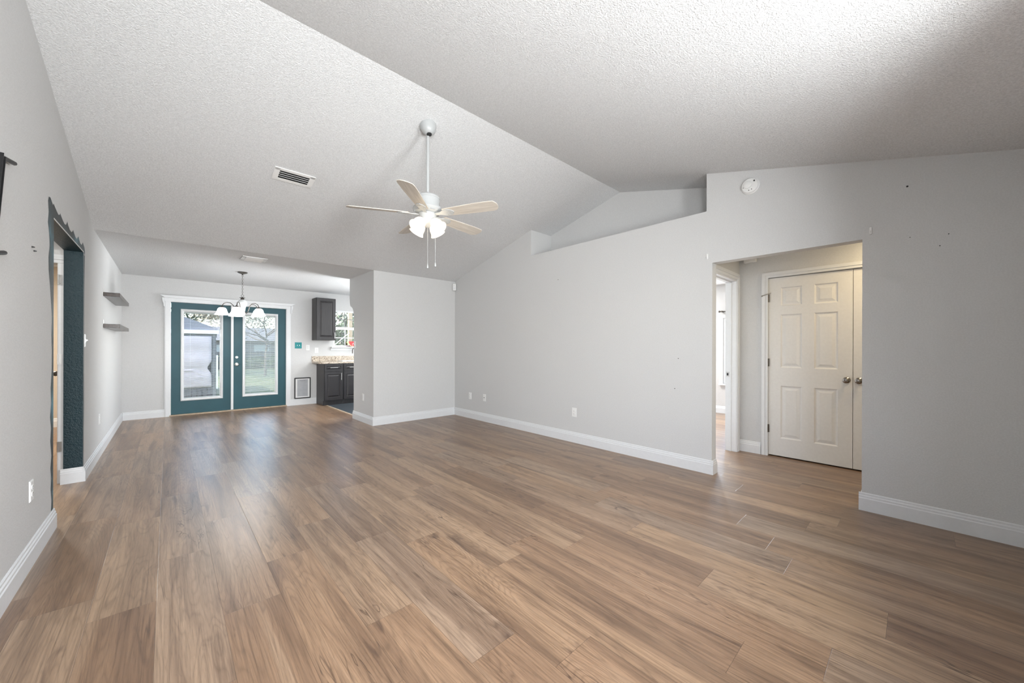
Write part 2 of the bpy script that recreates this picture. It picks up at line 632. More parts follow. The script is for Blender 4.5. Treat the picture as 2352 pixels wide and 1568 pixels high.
# ------------------------------------------------------------------ room shell
XL, XR, XN = -0.567, 3.882, 4.315
YF, YK, YB = -0.55, 5.757, 8.923
XK = 2.364
HC, YRG, ZRG = 2.437, 2.607, 3.25
SL = (ZRG - HC) / (YK - YRG)
XH, YE = 5.06, 1.44


def zc(y):
    return HC if y >= YK else ZRG - SL * abs(y - YRG)


def wallprof(y0, y1, z0):
    """polygon from z0 up to the ceiling between y0 and y1"""
    ks = [y1] + [k for k in (YK, YRG) if y0 < k < y1] + [y0]
    return [(y0, z0), (y1, z0)] + [(k, zc(k)) for k in ks]


obj('floor', boxes((-3.2, 8.0, -1.75, 9.07, -0.12, 0.0)), M['floor'], kind='structure', label='brown wood plank floor running through the whole room', cat='floor')
obj('floor_kitchen', boxes((2.475, 5.3, 5.87, 8.923, 0.0, 0.004)), M['kitchen_floor'], kind='structure', label='dark slate grey plank floor of the kitchen', cat='floor')
obj('trim_threshold', boxes((2.435, 2.478, 6.60, 8.42, 0.0, 0.009)), M['tan'], kind='structure', label='light tan threshold strip between wood floor and kitchen floor', cat='threshold', bevel=0.003)

# vaulted ceiling
bm = new()
lower = [(-0.70, zc(-0.70)), (YRG, ZRG), (YK, HC), (9.07, HC)]
prism(bm, lower + [(9.07, HC + 0.16), (YK, HC + 0.16), (YRG, ZRG + 0.16), (-0.70, zc(-0.70) + 0.16)], 'x', -0.70, 4.42)
obj('ceiling', bm, M['ceiling'], kind='structure', label='white textured vaulted ceiling with a ridge across the room and a flat dining part', cat='ceiling')
obj('ceiling_kitchen', boxes((4.42, 5.42, 5.757, 9.07, HC, HC + 0.16)), M['ceiling'], kind='structure', label='flat white kitchen ceiling behind the partition', cat='ceiling')
obj('ceiling_hall', boxes((3.987, 5.17, -1.75, 1.44, HC, HC + 0.06)), M['ceiling'], kind='structure', label='flat ceiling of the little hall past the opening', cat='ceiling')
obj('ceiling_bedroom', boxes((3.987, 7.9, 1.55, 5.757, HC, HC + 0.06)), M['ceiling'], kind='structure', label='white ceiling of the bedroom past the hall', cat='ceiling')
obj('ceiling_side_room', boxes((-3.2, -0.70, 2.9, 9.07, HC, HC + 0.06)), M['ceiling'], kind='structure', label='flat ceiling of the side rooms past the teal opening', cat='ceiling')

# left wall with its opening
OL0, OL1, OLT = 3.93, 5.14, 2.085
bm = new()
prism(bm, wallprof(YF, OL0, 0), 'x', XL - 0.117, XL)
prism(bm, wallprof(OL0, OL1, OLT), 'x', XL - 0.117, XL)
prism(bm, wallprof(OL1, YB, 0), 'x', XL - 0.117, XL)
obj('wall_left', bm, M['wall'], kind='structure', label='light grey left wall with the teal edged opening', cat='wall')

# right wall: niche above, hall opening
OR0, OR1, ORT = 0.275, 1.339, 2.055
NI0, NI1, NIZ = 1.393, 3.80, 2.568
WR = XR + 0.105
bm = new()
prism(bm, wallprof(YF, OR0, 0), 'x', XR, WR)
prism(bm, wallprof(OR0, OR1, ORT), 'x', XR, WR)
prism(bm, wallprof(OR1, NI0, 0), 'x', XR, WR)
box(bm, XR, WR, NI0, NI1, 0, NIZ)
prism(bm, wallprof(NI1, YK, 0), 'x', XR, WR)
obj('wall_right', bm, M['wall'], kind='structure', label='long light grey right wall with the hall opening', cat='wall')
bm = new()
prism(bm, wallprof(NI0 - 0.06, NI1 + 0.06, NIZ - 0.07), 'x', XN, XN + 0.09)
box(bm, WR, XN, NI0, NI1, NIZ - 0.07, NIZ)
prism(bm, wallprof(NI1, NI1 + 0.06, NIZ - 0.07), 'x', WR, XN)
prism(bm, wallprof(NI0 - 0.06, NI0, NIZ - 0.07), 'x', WR, XN)
obj('wall_niche', bm, M['wall'], kind='structure', label='shaded plant ledge recess high in the right wall', cat='wall')

# kitchen partition: face toward the living room, and its return with the clipped arch
bm = new()
box(bm, XK, 5.42, YK, YK + 0.113, 0, HC)
prof = [(YK + 0.113, 0), (6.60, 0), (6.60, 1.775), (6.625, 1.85), (6.66, 1.90), (6.71, 1.935), (6.765, 1.95), (6.795, 2.0), (6.805, 2.1), (6.805, HC), (YK + 0.113, HC)]
prism(bm, prof, 'x', XK, XK + 0.115)
obj('wall_kitchen', bm, M['wall'], kind='structure', label='light grey partition wall hiding the kitchen', cat='wall')
obj('wall_kitchen_side', boxes((5.30, 5.42, YK + 0.113, 6.1, 0, HC), (5.30, 5.42, 6.1, 7.9, 0, 0.8), (5.30, 5.42, 6.1, 7.9, 2.1, HC), (5.30, 5.42, 7.9, YB, 0, HC)), M['wall'], kind='structure', label='kitchen wall behind the partition', cat='wall')

# back wall
DX0, DX1, DZ = 0.018, 1.826, 2.045
WX0, WX1, WZ0, WZ1 = 2.745, 3.62, 1.245, 2.072
obj('wall_back', boxes((-3.2, DX0, YB, 9.07, 0, HC), (DX0, DX1, YB, 9.07, DZ, HC), (DX1, WX0, YB, 9.07, 0, HC),
                       (WX0, WX1, YB, 9.07, 0, WZ0), (WX0, WX1, YB, 9.07, WZ1, HC), (WX1, 5.42, YB, 9.07, 0, HC)),
    M['wall'], kind='structure', label='light grey back wall around the glazed doors', cat='wall')

# front wall behind the photographer, window openings added for the fill lamps
FZ0, FZ1 = 0.65, 2.15
FW = ((-0.45, 0.35), (1.50, 2.16))
obj('wall_front', boxes((-0.684, FW[0][0], -0.70, YF, 0, zc(YF)), (FW[0][0], FW[0][1], -0.70, YF, 0, FZ0), (FW[0][0], FW[0][1], -0.70, YF, FZ1, zc(YF)), (FW[0][1], FW[1][0], -0.70, YF, 0, zc(YF)),
                        (FW[1][0], FW[1][1], -0.70, YF, 0, FZ0), (FW[1][0], FW[1][1], -0.70, YF, FZ1, zc(YF)), (FW[1][1], 3.987, -0.70, YF, 0, zc(YF))),
    M['wall'], kind='structure', label='front wall with two added window openings', cat='wall')

# hall
CD0, CD1, CDT = -0.296, 1.148, 2.032
obj('wall_hall', boxes((XH, XH + 0.11, CD1, YE, 0, HC), (XH, XH + 0.11, CD0, CD1, CDT, HC), (XH, XH + 0.11, -1.75, CD0, 0, HC),
                       (XH + 0.11, XH + 0.65, CD0 - 0.1, CD1 + 0.1, CDT + 0.02, CDT + 0.1), (XH + 0.62, XH + 0.65, CD0 - 0.1, CD1 + 0.1, 0, CDT + 0.1),
                       (XH + 0.11, XH + 0.65, CD0 - 0.12, CD0 - 0.1, 0, CDT), (XH + 0.11, XH + 0.65, CD1 + 0.1, CD1 + 0.12, 0, CDT)),
    M['wall'], kind='structure', label='hall wall around the white double closet doors', cat='wall')
BD0, BD1, BDT = 4.18, 4.95, 2.035
obj('wall_hall_end', boxes((WR, BD0, YE, 1.55, 0, HC), (BD0, BD1, YE, 1.55, BDT, HC), (BD1, 7.9, YE, 1.55, 0, HC)),
    M['wall'], kind='structure', label='end wall of the hall with the bedroom doorway', cat='wall')
obj('wall_hall_near', boxes((WR, XH, -1.75, -1.65, 0, HC), (3.882, WR, -1.75, YF - 0.15, 0, HC)), M['wall'], kind='structure', label='near end wall of the hall', cat='wall')
# bedroom
BWY0, BWY1, BWZ0, BWZ1 = 1.70, 2.47, 0.56, 1.80
obj('wall_bedroom', boxes((7.72, 7.86, 1.55, BWY0, 0, HC), (7.72, 7.86, BWY0, BWY1, 0, BWZ0), (7.72, 7.86, BWY0, BWY1, BWZ1, HC), (7.72, 7.86, BWY1, 2.95, 0, HC),
                          (7.72, 7.86, 2.95, 4.3, 0, 0.7), (7.72, 7.86, 2.95, 4.3, 2.05, HC), (7.72, 7.86, 4.3, YK, 0, HC)),  # hidden second opening, added for the bedroom fill lamp
    M['wall'], kind='structure', label='bright bedroom wall with its window, past the hall', cat='wall')
# rooms past the left opening
VD0, VD1, VDT = -1.52, -0.722, 1.968
obj('wall_vestibule', boxes((-3.2, VD0, 5.20, 5.31, 0, HC), (VD0, VD1, 5.20, 5.31, VDT, HC), (VD1, XL - 0.117, 5.20, 5.31, 0, HC)),
    M['wall'], kind='structure', label='inner wall past the teal opening with a white door frame', cat='wall')
obj('wall_vestibule_near', boxes((-3.2, XL - 0.117, 2.9, 3.0, 0, HC), (-2.3, -2.2, 3.0, 5.2, 0, HC)), M['wall'], kind='structure', label='near walls of the vestibule behind the left wall', cat='wall')
obj('wall_side_room', boxes((-3.2, -3.1, 5.31, YB, 0, HC), (-3.1, XL - 0.117, YB - 0.03, YB, 0, HC)), M['beige_wall'], kind='structure', label='warm beige wall of the far side room', cat='wall')

# ------------------------------------------------------------------ baseboards
BP = [(0, 0), (0.016, 0), (0.016, 0.092), (0.012, 0.098), (0.012, 0.110), (0.007, 0.117), (0.007, 0.128), (0.003, 0.134), (0, 0.134)]


def base(bm, p0, p1, nx, ny, e0=0.0, e1=0.0):
    """baseboard run from p0 to p1 standing off in direction (nx,ny)"""
    d = Vector((p1[0] - p0[0], p1[1] - p0[1], 0)).normalized()
    n = Vector((nx, ny, 0))
    A = Vector((*p0, 0)) - d * e0
    B = Vector((*p1, 0)) + d * e1
    a = [bm.verts.new(A + n * w + Vector((0, 0, z))) for w, z in BP]
    b = [bm.verts.new(B + n * w + Vector((0, 0, z))) for w, z in BP]
    m = len(BP)
    for i in range(m):
        j = (i + 1) % m
        bm.faces.new((a[i], a[j], b[j], b[i]))
    bm.faces.new(a[::-1])
    bm.faces.new(b)


def base_obj(name, label, *runs):
    bm = new()
    for r in runs:
        base(bm, *r)
    return obj(name, bm, M['trim'], kind='structure', label=label, cat='baseboard')


base_obj('baseboard_left', 'white baseboard along the near stretch of the left wall, before the teal opening', ((XL, YF), (XL, OL0), 1, 0, 0, 0.016), ((XL, OL0), (XL - 0.117, OL0), 0, 1))
base_obj('baseboard_left_far', 'white baseboard from the teal opening to the back corner of the left wall', ((XL, OL1), (XL, YB), 1, 0, 0.016, 0), ((XL, OL1), (XL - 0.117, OL1), 0, -1, 0, 0.016))
base_obj('baseboard_back', 'white baseboard between the left wall and the glazed double doors', ((XL + 0.016, YB), (-0.047, YB), 0, -1))
base_obj('baseboard_back_right', 'short white baseboard below the pet door', ((1.897, YB), (2.392, YB), 0, -1))
base_obj('baseboard_kitchen', 'white baseboard wrapping the kitchen partition', ((XK, YK), (XR - 0.016, YK), 0, -1, 0.016, 0), ((XK, YK), (XK, 6.60), -1, 0, 0, 0.016), ((XK, 6.60), (XK + 0.115, 6.60), 0, 1))
base_obj('baseboard_right', 'long white baseboard of the right wall from the far corner to the hall opening', ((XR, OR1), (XR, YK), -1, 0, 0.016, 0), ((XR, OR1), (WR, OR1), 0, -1, 0, 0))
base_obj('baseboard_right_near', 'white baseboard of the right wall on the camera side of the hall opening', ((XR, YF), (XR, OR0), -1, 0, 0, 0.016), ((XR, OR0), (WR, OR0), 0, 1))
base_obj('baseboard_hall', 'short white baseboard between bedroom doorway and closet doors', ((XH, CD1 + 0.066), (XH, YE), -1, 0))
base_obj('baseboard_bedroom', 'white baseboard inside the bedroom', ((7.72, 1.55), (7.72, YK), -1, 0))
base_obj('baseboard_side_room', 'white baseboard in the beige side room', ((-3.1, YB - 0.03), (XL - 0.117, YB - 0.03), 0, -1))

# ------------------------------------------------------------------ teal reveal and ragged old paint of the left opening
bm = new()
box(bm, XL - 0.117, XL - 0.0005, OL1 - 0.003, OL1, 0.134, OLT)
box(bm, XL - 0.117, XL - 0.0005, OL0, OL0 + 0.003, 0.134, OLT)
box(bm, XL - 0.117, XL - 0.0005, OL0, OL1, OLT - 0.003, OLT)
obj('trim_reveal', bm, M['teal_reveal'], kind='structure', label='dark teal painted reveal inside the left wall opening', cat='reveal')
obj('trim_corner_bead', boxes((XL - 0.001, XL + 0.0016, OL0, OL1, OLT - 0.004, OLT + 0.004)), M['trim'], kind='structure', label='thin white corner bead along the head of the teal opening', cat='trim')
top = [(3.77, 2.155), (3.79, 2.19), (3.83, 2.195), (3.87, 2.18), (3.90, 2.165), (3.925, 2.182), (3.96, 2.17), (4.02, 2.155), (4.07, 2.145), (4.11, 2.155), (4.13, 2.172),
       (4.16, 2.160), (4.22, 2.142), (4.28, 2.132), (4.33, 2.136), (4.365, 2.158), (4.385, 2.178), (4.42, 2.155), (4.48, 2.135), (4.55, 2.132), (4.60, 2.152), (4.62, 2.168), (4.66, 2.150), (4.72, 2.132), (4.79, 2.128),
       (4.835, 2.150), (4.86, 2.168), (4.90, 2.146), (4.95, 2.126), (5.02, 2.126), (5.06, 2.148), (5.08, 2.163), (5.12, 2.150), (5.17, 2.135), (5.205, 2.10), (5.20, 2.06)]
right = [(5.185, 1.95), (5.175, 1.75), (5.165, 1.4), (5.163, 1.0), (5.168, 0.7), (5.162, 0.45), (5.156, 0.134)]
left = [(3.87, 0.134), (3.89, 0.20), (3.86, 0.28), (3.875, 0.35), (3.855, 0.42), (3.88, 0.50), (3.85, 0.60), (3.87, 0.68), (3.84, 0.76), (3.87, 0.85), (3.855, 0.95), (3.885, 1.06), (3.89, 1.18), (3.875, 1.30),
        (3.89, 1.42), (3.86, 1.52), (3.83, 1.62), (3.79, 1.72), (3.785, 1.80), (3.82, 1.88), (3.80, 1.96), (3.765, 2.02), (3.79, 2.09)]
def ribbon(bm, outer, inner):
    a = [bm.verts.new((XL + 0.0012, *p)) for p in outer]
    b = [bm.verts.new((XL + 0.0012, *p)) for p in inner]
    for i in range(len(a) - 1):
        bm.faces.new((a[i], a[i + 1], b[i + 1], b[i]))
bm = new()
ribbon(bm, left, [(OL0, z) for _, z in left])
tp = [(3.79, 2.09)] + top
ribbon(bm, tp, [(min(max(y, OL0), OL1), OLT) if y > OL0 else (OL0, min(OLT, z)) for y, z in tp])
ribbon(bm, [top[-1]] + right, [(OL1, z) for _, z in [top[-1]] + right])
obj('trim_old_paint', bm, M['old_paint'], kind='structure', label='ragged blue grey old paint left around the teal opening', cat='paint')

# white inner door frame past the opening, with three hinge leaves
fr = empty('trim_inner_door_frame', (VD1, 5.2, 0), 'white inner door frame past the teal opening with three hinge leaves', 'door frame', kind='structure')
bm = boxes((VD1 - 0.0, VD1 + 0.037, 5.182, 5.20, 0, VDT), (VD1 - 0.004, VD1, 5.188, 5.32, 0, VDT), (VD0 - 0.06, VD0, 5.182, 5.20, 0, VDT))
obj('jamb', bm, M['trim'], fr, bevel=0.003)
bm = boxes((VD0 - 0.06, VD1 + 0.037, 5.180, 5.20, VDT, VDT + 0.030), (VD0 - 0.06, VD1 + 0.037, 5.174, 5.20, VDT + 0.030, VDT + 0.052), (VD0 - 0.06, VD1 + 0.037, 5.182, 5.20, VDT + 0.052, VDT + 0.078))
obj('head_casing', bm, M['trim'], fr, bevel=0.003)
for z, mt in ((1.82, 'steel'), (1.11, 'plastic'), (0.33, 'steel')):
    bm = new()
    box(bm, VD1 + 0.002, VD1 + 0.024, 5.176, 5.182, z - 0.045, z + 0.045)
    tube(bm, [(VD1 + 0.001, 5.176, z - 0.046), (VD1 + 0.001, 5.176, z + 0.046)], 0.005)
    for dz in (-0.03, 0.03):
        lathe(bm, [(0.004, 0), (0.003, 0.0015), (0, 0.0015)], 8, Matrix.Translation((VD1 + 0.014, 5.176, z + dz)) @ Matrix.Rotation(math.radians(90), 4, 'X'))
    obj('hinge_leaf', bm, M[mt], fr, label='white hinge leaf' if mt == 'plastic' else None)
# the door that hangs in it, swung open into the side room
T4 = Matrix.Translation((-0.742, 5.325, 0)) @ Matrix.Rotation(math.radians(5.0), 4, 'Z')
bm = new()
box(bm, 0.0, 0.034, 0.0, 0.76, 0.01, 1.96, T4)
d4 = obj('door_1', bm, M['door_white'], kind='structure', label='white door swung open behind the inner door frame', cat='door')
bm = new()
lathe(bm, [(0.026, 0), (0.026, 0.006), (0.010, 0.012), (0.010, 0.03), (0.022, 0.036), (0.027, 0.05), (0.022, 0.062), (0, 0.066)], 20, T4 @ Matrix.Translation((0.0, 0.70, 0.945)) @ Matrix.Rotation(math.radians(-90), 4, 'Y'))
obj('knob', bm, M['bronze'], d4, smooth=True)

# ------------------------------------------------------------------ glazed double doors in the back wall
bm = new()
DC = -0.0
for x0, x1 in ((-0.047, 0.034), (1.810, 1.897)):
    box(bm, x0, x1, YB - 0.020, YB, 0, 2.03)
    box(bm, x0 + 0.012, x1 - 0.012, YB - 0.025, YB - 0.02, 0, 2.03)
box(bm, -0.047, 1.897, YB - 0.024, YB, 2.025, 2.095)
prism(bm, [(-0.047, 2.09), (1.897, 2.09), (1.955, 2.125), (1.965, 2.135), (-0.105, 2.135), (-0.095, 2.125)], 'y', YB - 0.055, YB)
for s, xe in ((-1, -0.047), (1, 1.897)):
    prism(bm, [(xe, 1.93), (xe + s * 0.012, 1.94), (xe + s * 0.014, 1.99), (xe + s * 0.030, 2.04), (xe + s * 0.034, 2.09), (xe, 2.09)], 'y', YB - 0.045, YB)
obj('trim_door_casing', bm, M['trim'], kind='structure', label='white crown topped casing around the teal double doors', cat='door casing', bevel=0.002)
bm = boxes((DX0, 0.036, YB, 9.06, 0, DZ), (1.808, DX1, YB, 9.06, 0, DZ), (DX0, DX1, YB, 9.06, 2.024, DZ))
obj('trim_door_jamb', bm, M['trim'], kind='structure', label='white jamb inside the double door casing', cat='door jamb')
obj('trim_door_sill', boxes((DX0, DX1, YB - 0.03, 9.09, 0, 0.022)), M['tan'], kind='structure', label='tan wooden sill under the teal double doors', cat='door sill', bevel=0.004)


def blind(bm, x0, x1, z0, z1, y, tilt, pitch=0.0205, w=0.022):
    nn = int((z1 - z0 - 0.05) / pitch)
    dy, dz = math.cos(tilt) * w / 2, math.sin(tilt) * w / 2
    for i in range(nn):
        z = z1 - 0.04 - i * pitch
        vs = [bm.verts.new(p) for p in ((x0, y - dy, z - dz), (x1, y - dy, z - dz), (x1, y, z + 0.0015), (x0, y, z + 0.0015), (x1, y + dy, z + dz), (x0, y + dy, z + dz))]
        bm.faces.new((vs[0], vs[1], vs[2], vs[3]))
        bm.faces.new((vs[3], vs[2], vs[4], vs[5]))
    box(bm, x0, x1, y - 0.012, y + 0.012, z1 - 0.028, z1)
    box(bm, x0, x1, y - 0.010, y + 0.010, z0 + 0.002, z0 + 0.014)


k_ = N('white_blind_slats')
_tl = k_.n('ShaderNodeBsdfTranslucent', {0: (0.8, 0.8, 0.8, 1)})
_df = k_.n('ShaderNodeBsdfDiffuse', {0: (0.8, 0.8, 0.8, 1)})
k_.surf(k_.n('ShaderNodeMixShader', {0: 0.3, 1: _df.outputs[0], 2: _tl.outputs[0]}).outputs[0])
M['slat'] = k_.m


def glazed_door(name, x0, x1, gx0, gx1, label, tilt, hardware):
    z0, z1 = 0.026, 2.020
    g0, g1 = 0.255, 1.910
    yf, yb = 8.935, 8.980
    r = obj(name, boxes((x0, gx0 + 0.02, yf, yb, z0, z1), (gx1 - 0.02, x1, yf, yb, z0, z1), (gx0 + 0.02, gx1 - 0.02, yf, yb, z0, g0 + 0.02), (gx0 + 0.02, gx1 - 0.02, yf, yb, g1 - 0.02, z1)),
            M['teal_door'], kind='structure', label=label, cat='door')
    # raised white glazing frame, stepped toward the glass
    bm = new()
    st = [(0.0, yf - 0.004), (0.006, yf - 0.016), (0.022, yf - 0.018), (0.036, yf - 0.008), (0.046, yf + 0.004), (0.046, yf + 0.016)]
    rings = [[bm.verts.new((a, y, b)) for a, b in ((gx0 + i, g0 + i), (gx1 - i, g0 + i), (gx1 - i, g1 - i), (gx0 + i, g1 - i))] for i, y in [(0.0, yf)] + st]
    for r0, r1 in zip(rings[:-1], rings[1:]):
        for q in range(4):
            bm.faces.new((r0[q], r0[(q + 1) % 4], r1[(q + 1) % 4], r1[q]))
    frame4(gx0, gx1, yb, yb + 0.014, g0, g1, 0.046, bm)
    obj('glazing_frame', bm, M['trim'], r)
    i = 0.046
    obj('glass_pane', boxes((gx0 + i, gx1 - i, yf + 0.010, yf + 0.014, g0 + i, g1 - i)), M['glass'], r)
    obj('glass_pane', boxes((gx0 + i, gx1 - i, yb - 0.002, yb + 0.002, g0 + i, g1 - i)), M['glass'], r)
    bm = new()
    blind(bm, gx0 + i + 0.004, gx1 - i - 0.004, g0 + i, g1 - i, yf + 0.0285, tilt)
    b = obj('mini_blind', bm, M['slat'], r, weld=False)
    bm = new()
    for f in (0.22, 0.78):
        xx = gx0 + (gx1 - gx0) * f
        tube(bm, [(xx, yf + 0.0165, g0 + i + 0.01), (xx, yf + 0.0165, g1 - i - 0.01)], 0.0012, 5)
    obj('ladder_cord', bm, M['plastic'], b)
    bm = boxes((gx1 - 0.044, gx1 - 0.034, yf - 0.014, yf + 0.0, g0 + 0.3, g1 - 0.35))
    box(bm, gx1 - 0.048, gx1 - 0.030, yf - 0.022, yf - 0.010, 1.42, 1.47)
    obj('blind_slider', bm, M['trim'], b)
    if hardware:
        for z, rr, nm in ((1.030, 0.026, 'deadbolt'), (0.892, 0.033, 'door_knob')):
            bm = new()
            T = Matrix.Translation((0.978, yf, z)) @ Matrix.Rotation(math.radians(90), 4, 'X')
            if nm == 'deadbolt':
                lathe(bm, [(rr, 0), (rr, 0.008), (rr * 0.75, 0.014), (0, 0.014)], 24, T)
                box(bm, -0.016, 0.016, -0.004, 0.004, 0.014, 0.028, T)
            else:
                lathe(bm, [(rr, 0), (rr, 0.006), (0.012, 0.012), (0.012, 0.03), (0.024, 0.036), (0.030, 0.05), (0.024, 0.062), (0.010, 0.066), (0, 0.064)], 24, T)
            obj(nm, bm, M['steel'], r, smooth=True)
    return r


glazed_door('door_2', 0.038, 0.888, 0.164, 0.768, 'teal door leaf with the view of the shed, nearest the left wall', math.radians(8), False)
dr = glazed_door('door_3', 0.922, 1.806, 1.068, 1.668, 'teal door leaf with knob and deadbolt, beside the pet door', math.radians(26), True)
obj('trim_astragal', boxes((0.886, 0.926, 8.912, 8.935, 0.026, 2.02)), M['trim'], kind='structure', label='white vertical strip between the two teal doors', cat='astragal', bevel=0.003)

# ------------------------------------------------------------------ closet doors in the hall
def closet_door(name, y_hinge, y_meet, label, with_hinges):
    s = 1 if y_meet > y_hinge else -1
    wdt = abs(y_meet - y_hinge)
    xf = XH + 0.012
    P = lambda u, v, w: Vector((xf - w, y_hinge + s * u, v))
    z0, z1 = 0.015, 2.026
    bm = new()
    xs = [0, 0.113, 0.113 + (wdt - 0.331) / 2, wdt - 0.113 - (wdt - 0.331) / 2, wdt - 0.113, wdt]
    zs = [z0, 0.215, 0.806, 1.01, 1.608, 1.705, 1.912, z1]
    pan = {(i, j) for i in (1, 3) for j in (1, 3, 5)}
    panel_face(bm, xs, zs, pan, 0, P, sink=0.009, bev=0.012, flat=0.010, rise=0.026, up=0.007)
    slab_sides(bm, 0, wdt, z0, z1, -0.035, 0, P)
    r = obj(name, bm, M['door_white'], kind='structure', label=label, cat='door')
    ky = y_meet - s * 0.045
    bm = new()
    T = Matrix.Translation((xf, ky, 0.905)) @ Matrix.Rotation(math.radians(-90), 4, 'Y')
    lathe(bm, [(0.031, 0), (0.031, 0.005), (0.026, 0.010), (0.012, 0.014), (0.012, 0.028), (0.024, 0.034), (0.030, 0.045), (0.029, 0.056), (0.020, 0.064), (0, 0.066)], 28, T)
    obj('door_knob', bm, M['dark_nickel'], r, smooth=True)
    if with_hinges:
        for z in (1.80, 1.066, 0.313):
            bm = new()
            tube(bm, [(XH - 0.004, y_hinge + 0.004, z - 0.045), (XH - 0.004, y_hinge + 0.004, z + 0.045)], 0.007, 10)
            box(bm, XH - 0.0015, XH + 0.002, y_hinge - 0.012, y_hinge + 0.012, z - 0.044, z + 0.044)
            h = obj('hinge', bm, M['dark_nickel'], r)
            if z > 1.5:
                bm = new()
                tube(bm, [(XH - 0.006, y_hinge + 0.004, z + 0.05), (XH - 0.030, y_hinge + 0.025, z + 0.040), (XH - 0.045, y_hinge + 0.050, z + 0.028)], 0.0045, 8)
                tube(bm, [(XH - 0.045, y_hinge + 0.050, z + 0.028), (XH - 0.050, y_hinge + 0.058, z + 0.024)], 0.008, 8)
                tube(bm, [(XH - 0.006, y_hinge + 0.004, z + 0.05), (XH - 0.03, y_hinge - 0.03, z + 0.055)], 0.004, 8)
                obj('door_stop', bm, M['steel'], h)
    return r


closet_door('door_4', 1.143, 0.428, 'white six panel closet door with three hinges, fully in view in the hall', True)
closet_door('door_5', -0.291, 0.424, 'second white closet door, mostly hidden behind the right wall edge', False)


def casing(bm, axis, f, d, u0, u1, zt, w, lo=0.0):
    """door casing on plane axis=f, projecting d; opening u0..u1 x ..zt"""
    def B(a, b, c, e, dd):
        lo_, hi_ = min(f, f + dd), max(f, f + dd)
        if axis == 'x':
            box(bm, lo_, hi_, a, b, c, e)
        else:
            box(bm, a, b, lo_, hi_, c, e)
    for dd, i0, i1 in ((d * 0.62, 0.0, 1.0), (d, 0.45, 0.95), (d * 0.8, 0.05, 0.25)):
        a, b = w * i0, w * i1
        B(u0 - b, u0 - a, lo, zt + b, dd)
        B(u1 + a, u1 + b, lo, zt + b, dd)
        B(u0 - a, u1 + a, zt + a, zt + b, dd)


bm = new()
casing(bm, 'x', XH, -0.018, CD0 + 0.001, CD1 - 0.001, CDT, 0.062)
box(bm, XH, XH + 0.11, CD1 - 0.003, CD1, 0, CDT)
box(bm, XH, XH + 0.11, CD0, CD0 + 0.003, 0, CDT)
obj('trim_closet_casing', bm, M['trim'], kind='structure', label='white casing around the closet doors in the hall', cat='door casing')
bm = new()
casing(bm, 'y', YE, -0.018, BD0, BD1, BDT, 0.075)
box(bm, BD1 - 0.006, BD1 + 0.002, YE - 0.002, 1.556, 0, BDT)
box(bm, BD0 - 0.002, BD0 + 0.016, YE - 0.002, 1.556, 0, BDT)
box(bm, BD0, BD1, YE - 0.002, 1.556, BDT - 0.016, BDT + 0.002)
box(bm, BD1 - 0.016, BD1 - 0.006, 1.490, 1.505, 0, BDT - 0.016)
box(bm, BD0, BD1, 1.490, 1.505, BDT - 0.028, BDT - 0.016)
o = obj('trim_bedroom_casing', bm, M['trim'], kind='structure', label='white casing of the open bedroom doorway at the end of the hall', cat='door casing')
bm = boxes((BD1 - 0.009, BD1 - 0.006, 1.512, 1.548, 0.885, 0.945))
sp = obj('strike_plate', bm, M['steel'], o)
obj('latch_hole', boxes((BD1 - 0.0105, BD1 - 0.009, 1.521, 1.539, 0.900, 0.930)), M['dark_slot'], sp)
# bedroom window
w3 = empty('window_1', (7.72, BWY1, BWZ0), 'bright bedroom window seen past the hall doorway', 'window', kind='structure')
obj('frame', boxes((7.74, 7.80, BWY0, BWY0 + 0.05, BWZ0, BWZ1), (7.74, 7.80, BWY1 - 0.03, BWY1, BWZ0, BWZ1), (7.74, 7.80, BWY0 + 0.05, BWY1 - 0.03, BWZ0, BWZ0 + 0.04), (7.74, 7.80, BWY0 + 0.05, BWY1 - 0.03, BWZ1 - 0.04, BWZ1)), M['trim'], w3)
obj('sill', boxes((7.66, 7.74, BWY0 - 0.05, BWY1 + 0.06, BWZ0 - 0.025, BWZ0)), M['trim'], w3)
obj('pane', boxes((7.765, 7.77, BWY0 + 0.05, BWY1 - 0.03, BWZ0 + 0.04, BWZ1 - 0.04)), M['glass'], w3)
bm = new()
tube(bm, [(7.64, 1.62, 1.92), (7.64, 2.50, 1.92)], 0.009)
lathe(bm, [(0, -0.02), (0.018, -0.01), (0.02, 0.005), (0.012, 0.018), (0, 0.02)], 12, Matrix.Translation((7.64, 2.51, 1.92)) @ Matrix.Rotation(math.radians(90), 4, 'X'))
box(bm, 7.63, 7.72, 2.46, 2.475, 1.905, 1.935)
obj('curtain_rod', bm, M['bronze'], label='dark curtain rod end above the bedroom window', cat='curtain rod')

# unseen front windows added behind the camera to house the fill lamps
for q, (fa, fb) in enumerate(FW):
    w4 = empty('window_%d' % (2, 4, 5)[q], ((fa + fb) / 2, YF, FZ0), 'added, unseen front window behind the photographer, %s' % (('next to the left wall', 'in the middle of the front wall', 'next to the right wall')[q]), 'window', kind='structure')
    obj('frame', frame4(fa, fb, -0.68, -0.62, FZ0, FZ1, 0.05), M['trim'], w4)
    obj('sill', boxes((fa - 0.05, fb + 0.05, YF, YF + 0.06, FZ0 - 0.03, FZ0)), M['trim'], w4)

